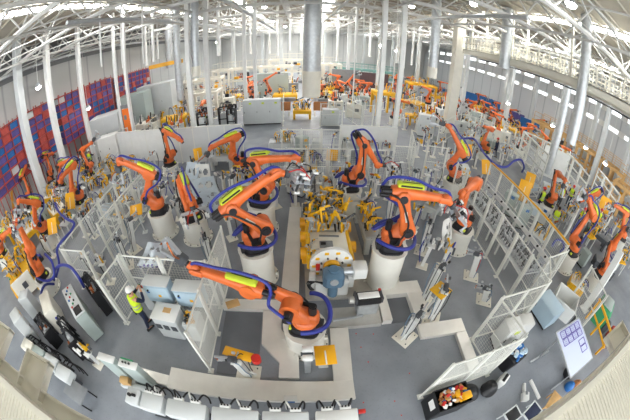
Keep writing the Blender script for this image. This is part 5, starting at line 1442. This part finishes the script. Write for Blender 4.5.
# ------------------------------------------------------------------ far bays: machines and frames
def gantry(label, x, y, rz, w, d, h, nx=4, mt='cream'):
    t = thing('gantry_machine', label, 'machine', (x, y, 0), R(rz))
    m = MB()
    for i in range(nx):
        for sy in (-1, 1): m.box((-w / 2 + w * i / (nx - 1), sy * d / 2, h / 2), (.32, .32, h))
    m.build('upright', mt, t)
    MB().bbox((0, 0, .2), (w, d - .5, .4), .05).build('bed', 'grey', t)
    m = MB()
    for sy in (-1, 1):
        m.box((0, sy * d / 2, h + .16), (w + .4, .36, .32)); m.box((0, sy * d / 2, h * .52), (w, .2, .22))
    for i in range(nx): m.box((-w / 2 + w * i / (nx - 1), 0, h + .16), (.3, d, .28))
    m.build('beam', mt, t)
    r = random.Random(int(x * 7)); m = MB()
    for k in range(14):
        m.mat(k % 5); m.bbox((r.uniform(-w * .45, w * .45), r.uniform(-d * .4, d * .4), r.uniform(.5, h * .95)), (r.uniform(.3, .9), r.uniform(.3, .8), r.uniform(.2, .7)), .04)
    m.build('equipment', ['grey', 'amber', 'cab', 'dgrey', 'cream'], t)
    m = MB()
    for sy in (-1, 1):
        for k in range(int(w / 1.2) + 1): m.box((-w / 2 + k * 1.2, sy * d / 2, h + .85), (.05, .05, 1.0))
        m.box((0, sy * d / 2, h + 1.35), (w, .06, .06)); m.box((0, sy * d / 2, h + .85), (w, .04, .04))
    m.build('railing', mt, t)
    return t
gantry('long cream machine frame with amber fittings in the far centre left', -7.0, 44, 2, 12, 3, 3.6, 6)
gantry('cream machine frame in the far centre, left of the thick duct', -2.2, 52, 0, 6, 3, 4.2, 4)
gantry('tall cream box frame with openings right of the thick grey duct', 4.6, 46, 0, 4.0, 3, 3.8, 4)
gantry('cream machine frame in the far left bay behind the orange door', -13.5, 38, 5, 6, 3, 3.0, 4)
gantry('teal-grey conveyor frame in the far right bay', 13, 53, -10, 12, 2, 2.6, 6, 'teal')
gantry('brown-yellow conveyor line against the far right wall', 31.0, 18, -75, 14, 3, 3.0, 9, 'wood')
gantry('second brown-yellow conveyor line nearer along the far right wall', 29.5, 7.6, -78, 6, 3, 2.6, 5, 'wood')
gantry('grey-green conveyor line crossing the far right bays', 13.5, 59, -15, 14, 2, 2.2, 6, 'greygreen')
gantry('cream frame standing left of the white posts in the far bay', -10.2, 29.5, 0, 3.2, 2.2, 2.4, 3)
BP = [((34.14, 45.75, 0), 'blue guard panel under the catwalk, left one', 5.2), ((36.62, 42.32, 0), 'blue guard panel under the catwalk, middle one', 4.6), ((39.1, 35.08, 0), 'blue guard panel under the catwalk, right one', 3.2), ((37.67, 38.08, 0), 'violet guard panel between the blue ones', 3.2)]
for i, (p, lb, w) in enumerate(BP):
    k = (.93, .93, .81, .84)[i]
    t = thing('machine_guard', lb, 'guard', (p[0] * k, p[1] * k, 0), R(-38))
    MB().bbox((0, 0, 1.45), (w, .1, 1.9), .02).build('panel', 'purple' if i == 3 else 'blue', t)
    m = MB(); m.box((-w / 2 + .1, 0, .25), (.12, .4, .496)); m.box((w / 2 - .1, 0, .25), (.12, .4, .496)); m.build('leg', 'dgrey', t)
cabinet('switch_cabinet', 'long grey panel wall in the far centre, right of the cream box frame', 7.2, 43.6, 0, 4.2, .6, 3.4, 3, 'grey', sticker=None)
cabinet('switch_cabinet', 'dark maroon panel wall in the far centre', 11.6, 43, 0, 4.6, .6, 3.2, 3, 'maroon', sticker=None)
cabinet('switch_cabinet', 'grey-green panel wall behind the thin posts in the far centre left', -3.6, 37, 0, 4.6, .6, 3.4, 3, 'greygreen', sticker=None)
cabinet('switch_cabinet', 'grey cabinet right of the thick grey duct in the middle aisle', (2.77, 23.57, 0)[0], (2.77, 23.57, 0)[1], 0, 1.4, .8, 1.5, 1, 'cab', sticker='lime')
cabinet('switch_cabinet', 'pale cabinet beside the thick column under the catwalk', 11.8, 22.6, R(-20), .9, .6, 1.8, 1, 'cab', sticker=None)
cabinet('switch_cabinet', 'cream tank-like cabinet behind the back-reaching robot', 9.6, 13.2, R(-20), 1.0, .7, 1.2, 1, 'cab', sticker=None)
cabinet('switch_cabinet', 'grey-blue box on the aisle floor before the guard rows', (17.58, 20.84, 0)[0], (17.58, 20.84, 0)[1], R(-30), 1.8, 1.0, .8, 2, 'greygreen', sticker=None)
for i, (p, lb) in enumerate((((-7.9, 21.9), 'black frame rack with green fittings between the white posts, left one'), ((-6.3, 23.2), 'black frame rack between the white posts and the three-door cabinet'), ((-5.5, 22.2), 'black hose stand left of the three-door cabinet'))):
    valve_rack(lb, p[0], p[1], 0, 1.1 if i < 2 else .7, .6, 2.0)
# far clutter of grey machine units
r = random.Random(12)
GM = [(-16.5, 44), (-11, 52), (-5.5, 58), (1.5, 58), (8, 54), (13, 48), (2.6, 34), (7.2, 32), (10.4, 33), (14.2, 35), (17.6, 31), (-9, 33), (12.6, 27.5), (19.4, 27), (16.4, 21.5), (21.5, 22.5), (-14.6, 23.6), (5.2, 26.5), (-11.2, 36), (-1.0, 42), (15.6, 28.6), (18.4, 24), (11.2, 38), (22.5, 30), (24, 36), (-19, 40), (4.0, 30.6), (-12.2, 23.0)]
for i, (x, y) in enumerate(GM):
    t = thing('machine_unit', 'grey and white machine unit in the far bays', 'machine', (x, y, 0), r.uniform(-.3, .3), 'machine units in the far bays')
    w, d, h = r.uniform(1.4, 2.6), r.uniform(1, 1.8), r.uniform(1.1, 2.2)
    MB().bbox((0, 0, h * .35), (w, d, h * .7), .06).build('body', r.choice(('cab', 'cream', 'greygreen', 'grey')), t)
    m = MB()
    for k in range(12):
        m.mat(r.randrange(6)); a, b = r.uniform(-w * .45, w * .45), r.uniform(-d * .45, d * .45); s_ = r.uniform(.12, .4)
        m.bbox((a, b, h * .7 + s_ * .5), (s_, s_ * r.uniform(.5, 1.4), s_), .02); m.bar((a, b, h * .7), (a + r.uniform(-.3, .3), b, h * .7 + r.uniform(.3, 1.0)), .08)
    m.build('fitting', ['dgrey', 'silver', 'white', 'orange', 'yellow', 'black'], t)
    m = MB(); m.bbox((w * .2, -d / 2 - .02, h * .4), (.4, .04, .3), .01); m.build('panel', 'dgrey', t)


# ------------------------------------------------------------------ smaller equipment crowded between the robots
def footprints():
    bpy.context.view_layer.update()
    out = []
    for o in bpy.context.scene.objects:
        if o.type != 'MESH' or o.get('kind') == 'structure': continue
        P = [o.matrix_world @ Vector(c) for c in o.bound_box]
        if min(p.z for p in P) > 1.6 or max(p.z for p in P) < .2: continue
        out.append((min(p.x for p in P), max(p.x for p in P), min(p.y for p in P), max(p.y for p in P)))
    return out
def tool_stand(label, group, seed, x=0, y=0):
    r = random.Random(seed)
    t = thing('tool_stand', label, 'tool stand', (x, y, 0), 0, group)
    h = r.uniform(.7, 1.25)
    MB().bbox((0, 0, .015), (.44, .40, .03), .01).build('base_plate', 'cream', t)
    m = MB(); m.bar((0, 0, .03), (.08, 0, h), .12, .12); m.bbox((.08, 0, h + .015), (.3, .3, .03), .01); m.build('column', 'white', t)
    m = MB()
    for k in range(9):
        m.mat(r.choice((0, 1, 1, 2, 3, 4)) if seed % 3 else r.choice((0, 1, 4, 4, 3))); a, b, c = r.uniform(-.2, .36), r.uniform(-.24, .24), h + r.uniform(.06, .36)
        if k % 3 == 0: m.cyl((a, b, h), (a + r.uniform(-.1, .1), b, c + .1), .04, n=8)
        elif k % 3 == 1: m.bar((.08, 0, h + .1), (a, b, c), .06, .07)
        else: m.bbox((a, b, c), (r.uniform(.1, .22), r.uniform(.06, .14), r.uniform(.06, .14)), .015)
    m.build('welding_head', ['dgrey', 'silver', 'copper', 'white', 'yellow'], t)
    m = MB(); s_ = r.choice((-1, 1))
    m.tube([(.05, .1 * s_, h + .1), (-.15, .2 * s_, h + .2), (-.26, .2 * s_, h * .6), (-.12, .1 * s_, .06)], .024, 6, 4)
    m.build('cable', r.choice(('black', 'blue_hose', 'dgrey')), t)
    return t
def part_rack(label, group, seed, x=0, y=0):
    r = random.Random(seed)
    t = thing('part_rack', label, 'part rack', (x, y, 0), 0, group)
    w, d, h = r.uniform(.8, 1.1), r.uniform(.6, .8), r.uniform(.8, 1.15)
    m = MB()
    for sx in (-1, 1):
        for sy in (-1, 1): m.box((sx * w / 2, sy * d / 2, h / 2), (.05, .05, h))
    for z_ in (.2, h * .6, h):
        for sy in (-1, 1): m.box((0, sy * d / 2, z_), (w, .045, .045))
        for sx in (-1, 1): m.box((sx * w / 2, 0, z_), (.045, d, .045))
    m.build('rack_frame', 'white', t)
    m = MB()
    for k in range(7):
        m.mat(k % 3); yy = -d * .4 + d * .13 * k
        m.zloft([(0, yy, h * .62, w * .42, .012), (.03, yy, h * .8, w * .44, .014), (-.02, yy, h + .12, w * .3, .012)], 14, 4)
    m.build('pressed_part', ['sheet', 'silver', 'cab'], t)
    return t
def tool_tray(label, group, seed, x=0, y=0):
    r = random.Random(seed)
    t = thing('tool_table', label, 'tool table', (x, y, 0), 0, group)
    w, d, h = r.uniform(.8, 1.2), r.uniform(.6, .8), r.uniform(.6, .9)
    m = MB()
    for sx in (-1, 1):
        for sy in (-1, 1): m.box((sx * (w / 2 - .05), sy * (d / 2 - .05), (h - .03) / 2), (.06, .06, h - .03))
    m.build('leg', 'cab', t)
    MB().bbox((0, 0, h), (w, d, .06), .01).build('top', r.choice(('cab', 'yellow', 'silver')), t)
    for k in range(6):
        o = O('clamp', CL[r.randrange(9)], t, (r.uniform(-w * .4, w * .4), r.uniform(-d * .4, d * .4), h + .03), (0, 0, r.uniform(0, 6)))
        s_ = r.uniform(.7, 1.1); o.scale = (s_, s_, s_)
    m = MB(); m.tube([(-w * .3, 0, h), (-w * .2, .1, h + .5), (w * .1, .15, h + .55), (w * .35, .1, h + .1)], .022, 6, 4); m.build('air_line', r.choice(('black', 'blue_hose')), t)
    return t
def control_cab(label, group, seed, x=0, y=0):
    r = random.Random(seed)
    t = cabinet('control_cabinet', label, x, y, 0, r.uniform(.6, .9), r.uniform(.4, .6), r.uniform(.9, 1.5), 1, r.choice(('cab', 'white', 'greygreen')), group=group, sticker=r.choice((None, 'amber', 'blue')))
    return t
def crowd(where, zone, counts, seed, rd=.5, poly=None):
    r = random.Random(seed); fp = footprints(); x0, x1, y0, y1 = zone
    kinds = {'stand': (tool_stand, 'small welding tool stand crowded ', 'welding tool stands '), 'rack': (part_rack, 'white tube rack of pressed parts standing ', 'part racks '), 'table': (tool_tray, 'small tool table with clamps standing ', 'tool tables '), 'cab': (control_cab, 'small control cabinet standing ', 'small control cabinets ')}
    for k, n_ in counts.items():
        fn, lb, gp = kinds[k]; protos = []
        for i in range(n_):
            for tr in range(60):
                x, y = r.uniform(x0, x1), r.uniform(y0, y1)
                if poly and not poly(x, y): continue
                rad = rd * {'stand': .8, 'table': 1.45, 'rack': 1.4, 'cab': 1.1}[k]
                if all(x + rad < a or x - rad > b or y + rad < c or y - rad > d for a, b, c, d in fp): break
            else: continue
            fp.append((x - rad, x + rad, y - rad, y + rad))
            if len(protos) < 5: 
                t = fn(lb + where, gp + where, seed * 31 + i, x, y); t.rotation_euler[2] = r.uniform(0, 6.28); protos.append(t)
            else: copy_thing(protos[i % 5], (x, y, 0), r.uniform(0, 6.28))
def tree(o):
    return [o] + [d for c in o.children for d in tree(c)]
def settle(names, reach, own=None):
    """shift things of these kinds to the nearest free floor"""
    bpy.context.view_layer.update()
    mov = [o for o in bpy.context.scene.objects if o.parent is None and names(o)]
    ms = set(d.name for o in mov for d in tree(o))
    fp = []
    def rects(objs):
        out = []
        for o in objs:
            if o.type != 'MESH': continue
            P = [o.matrix_world @ Vector(c) for c in o.bound_box]
            if min(p.z for p in P) > 1.7 or max(p.z for p in P) < .2: continue
            out.append((min(p.x for p in P), max(p.x for p in P), min(p.y for p in P), max(p.y for p in P)))
        return out
    fp = rects([o for o in bpy.context.scene.objects if o.name not in ms and o.get('kind') != 'structure'])
    for o in mov:
        q = rects(tree(o))
        a, b, c, d = min(r_[0] for r_ in q), max(r_[1] for r_ in q), min(r_[2] for r_ in q), max(r_[3] for r_ in q)
        for k in range(400):
            rr = reach * math.sqrt(k / 400); an = k * 2.39996
            dx, dy = rr * math.cos(an), rr * math.sin(an)
            if a + dx < XL + 1.3 or b + dx > XR - .3: continue
            if all(b + dx < e or a + dx > f or d + dy < g_ or c + dy > h for e, f, g_, h in fp): break
        else: dx = dy = 0
        o.location.x += dx; o.location.y += dy
        fp.append((a + dx, b + dx, c + dy, d + dy))
settle(lambda o: o.name.startswith('clamping_fixture') and 'central' not in o['label'] and 'between two brown' not in o['label'] and 'white end plate' not in o['label'], 3.6)
settle(lambda o: o.name.startswith('machine_unit'), 5)
settle(lambda o: o.name.startswith('person.'), 1.5)
crowd('in the left cell', (-19.6, -9.2, 4.6, 15.4), {'table': 22, 'rack': 18, 'cab': 10, 'stand': 60}, 1, .42, lambda x, y: y > 4.6 + max(0, (-10.5 - x)) * .15)
crowd('beside the tall control panel', (-10.6, -6.3, 1.9, 5.0), {'cab': 4, 'rack': 3, 'stand': 8}, 21, .34)
crowd('in the fenced strip left of the door panel cart', (-8.4, -6.4, 5.6, 12.2), {'stand': 8, 'table': 3}, 2, .45)
crowd('around the body panels left of the jig', (-6.2, -1.0, 8.4, 13.2), {'stand': 14, 'rack': 4, 'table': 4, 'cab': 3}, 3, .45)
crowd('behind the yellow jig', (-.6, 6.8, 10.3, 12.2), {'stand': 9, 'table': 3, 'cab': 2}, 4, .42)
crowd('right of the yellow jig', (2.7, 6.9, 6.4, 9.6), {'stand': 8, 'cab': 1}, 5, .42)
crowd('between the back-reaching robot and the conveyor', (5.2, 9.8, 11.4, 13.2), {'stand': 5, 'rack': 2, 'cab': 2}, 6, .45)
crowd('in the right cell', (11.2, 24, 3.2, 12.0), {'table': 18, 'rack': 12, 'cab': 10, 'stand': 40}, 7, .46, lambda x, y: y < 9.8 or x > 15)
# further robots in the far bays, alike at this distance
r = random.Random(33); fp = footprints(); protos = [o for o in bpy.context.scene.objects if o.parent is None and o.get('category') == 'robot'][-8:]
zones = [(-19, -9, 22, 44, 13), (-8, -2.2, 30, 44, 6), (2.4, 9.5, 28, 46, 10), (9, 20, 24, 46, 14), (14, 32, 16, 36, 14)]
for x0, x1, y0, y1, n_ in zones:
    for i in range(n_):
        for tr in range(60):
            x, y = r.uniform(x0, x1), r.uniform(y0, y1)
            if all(x + 1.35 < a or x - 1.35 > b or y + 1.35 < c or y - 1.35 > d for a, b, c, d in fp): break
        else: continue
        fp.append((x - 1.5, x + 1.5, y - 1.5, y + 1.5))
        p = pedestal(x, y, .6, 'low cream robot pedestal in the far bays', 'robot pedestals in the far bays')
        copy_thing(protos[i % 8], (x, y, .602), r.uniform(0, 6.28), 'orange robot crowded among the machines of the far bays', 'robots crowded in the far bays')
ym = [o for o in bpy.context.scene.objects if o.parent is None and o.name.startswith('clamping_fixture')][-3:]
fp = footprints()
for x0, x1, y0, y1, n_ in [(-19, -8, 22, 40, 6), (3, 10, 26, 44, 5), (10, 30, 20, 40, 9)]:
    for i in range(n_):
        for tr in range(60):
            x, y = r.uniform(x0, x1), r.uniform(y0, y1)
            if all(x + 1.4 < a or x - 1.4 > b or y + 1.1 < c or y - 1.1 > d for a, b, c, d in fp): break
        else: continue
        fp.append((x - 1.6, x + 1.6, y - 1.2, y + 1.2))
        copy_thing(ym[i % 3], (x, y, 0), 0, 'yellow fixture crowded among the machines of the far bays', 'yellow fixtures in the far bays')
crowd('beyond the left partition', (-19.5, -8.8, 17.4, 24), {'stand': 16, 'rack': 8, 'cab': 10}, 8, .55)
crowd('beyond the fences behind the jig', (-2.0, 9, 16.2, 17.3), {'stand': 5, 'cab': 3}, 9, .4)
crowd('in the cells right of the white column', (9.5, 24, 15.4, 27), {'stand': 40, 'rack': 14, 'table': 14, 'cab': 12}, 10, .6, lambda x, y: y > 14 + (x - 9.5) * .25)
crowd('in the far left bays', (-19, -2, 24.5, 42), {'stand': 40, 'rack': 16, 'table': 20, 'cab': 16}, 11, .7)
crowd('in the far right bays', (2.5, 30, 22, 44), {'stand': 70, 'rack': 24, 'table': 36, 'cab': 20}, 12, .65, lambda x, y: x > 2 and not (2 < x < 9 and y < 27))
# red tape dots
for x, y in ((1.55, 4.02), (2.05, 3.95), (1.75, 3.05), (2.82, 2.5), (2.25, 1.75), (1.45, 1.85), (2.35, 1.3), (1.62, 3.55)):
    o = MB().cyl((0, 0, .001), (0, 0, .004), .02, n=10).build('tape_dot', 'red', None, (x, y, 0)); tag(o, 'small red dot stuck to the open grey floor', 'floor mark', 'red dots on the floor')
# ------------------------------------------------------------------ camera, world
cd = bpy.data.cameras.new('camera')
cd.type = 'PANO'
cd.panorama_type = 'FISHEYE_EQUISOLID'
cd.fisheye_lens = 16.0
cd.fisheye_fov = PI
cd.sensor_width = 36.0
cd.sensor_height = 24.0
cd.clip_start = .05; cd.clip_end = 300
cam = bpy.data.objects.new('camera', cd); C.objects.link(cam)
rt = Vector((0.99824330, -0.05513026, 0.02170167)); upv = Vector((0.01288078, 0.55946559, 0.82875347)); fw = Vector((0.05783074, 0.82701808, -0.55919290))
mt = Matrix((rt, upv, -fw)).transposed().to_4x4(); mt.translation = (0, 0, 7.0)
cam.matrix_world = mt
bpy.context.scene.camera = cam

w = bpy.data.worlds.new('world'); bpy.context.scene.world = w; w.use_nodes = True
bg = w.node_tree.nodes['Background']; bg.inputs[0].default_value = (0.95, 0.98, 1.0, 1); bg.inputs[1].default_value = 2.2
sc = bpy.context.scene
sc.view_settings.view_transform = 'Standard'; sc.view_settings.look = 'None'; sc.view_settings.exposure = 0.75; sc.view_settings.gamma = 1.0; sc.view_settings.use_curve_mapping = False
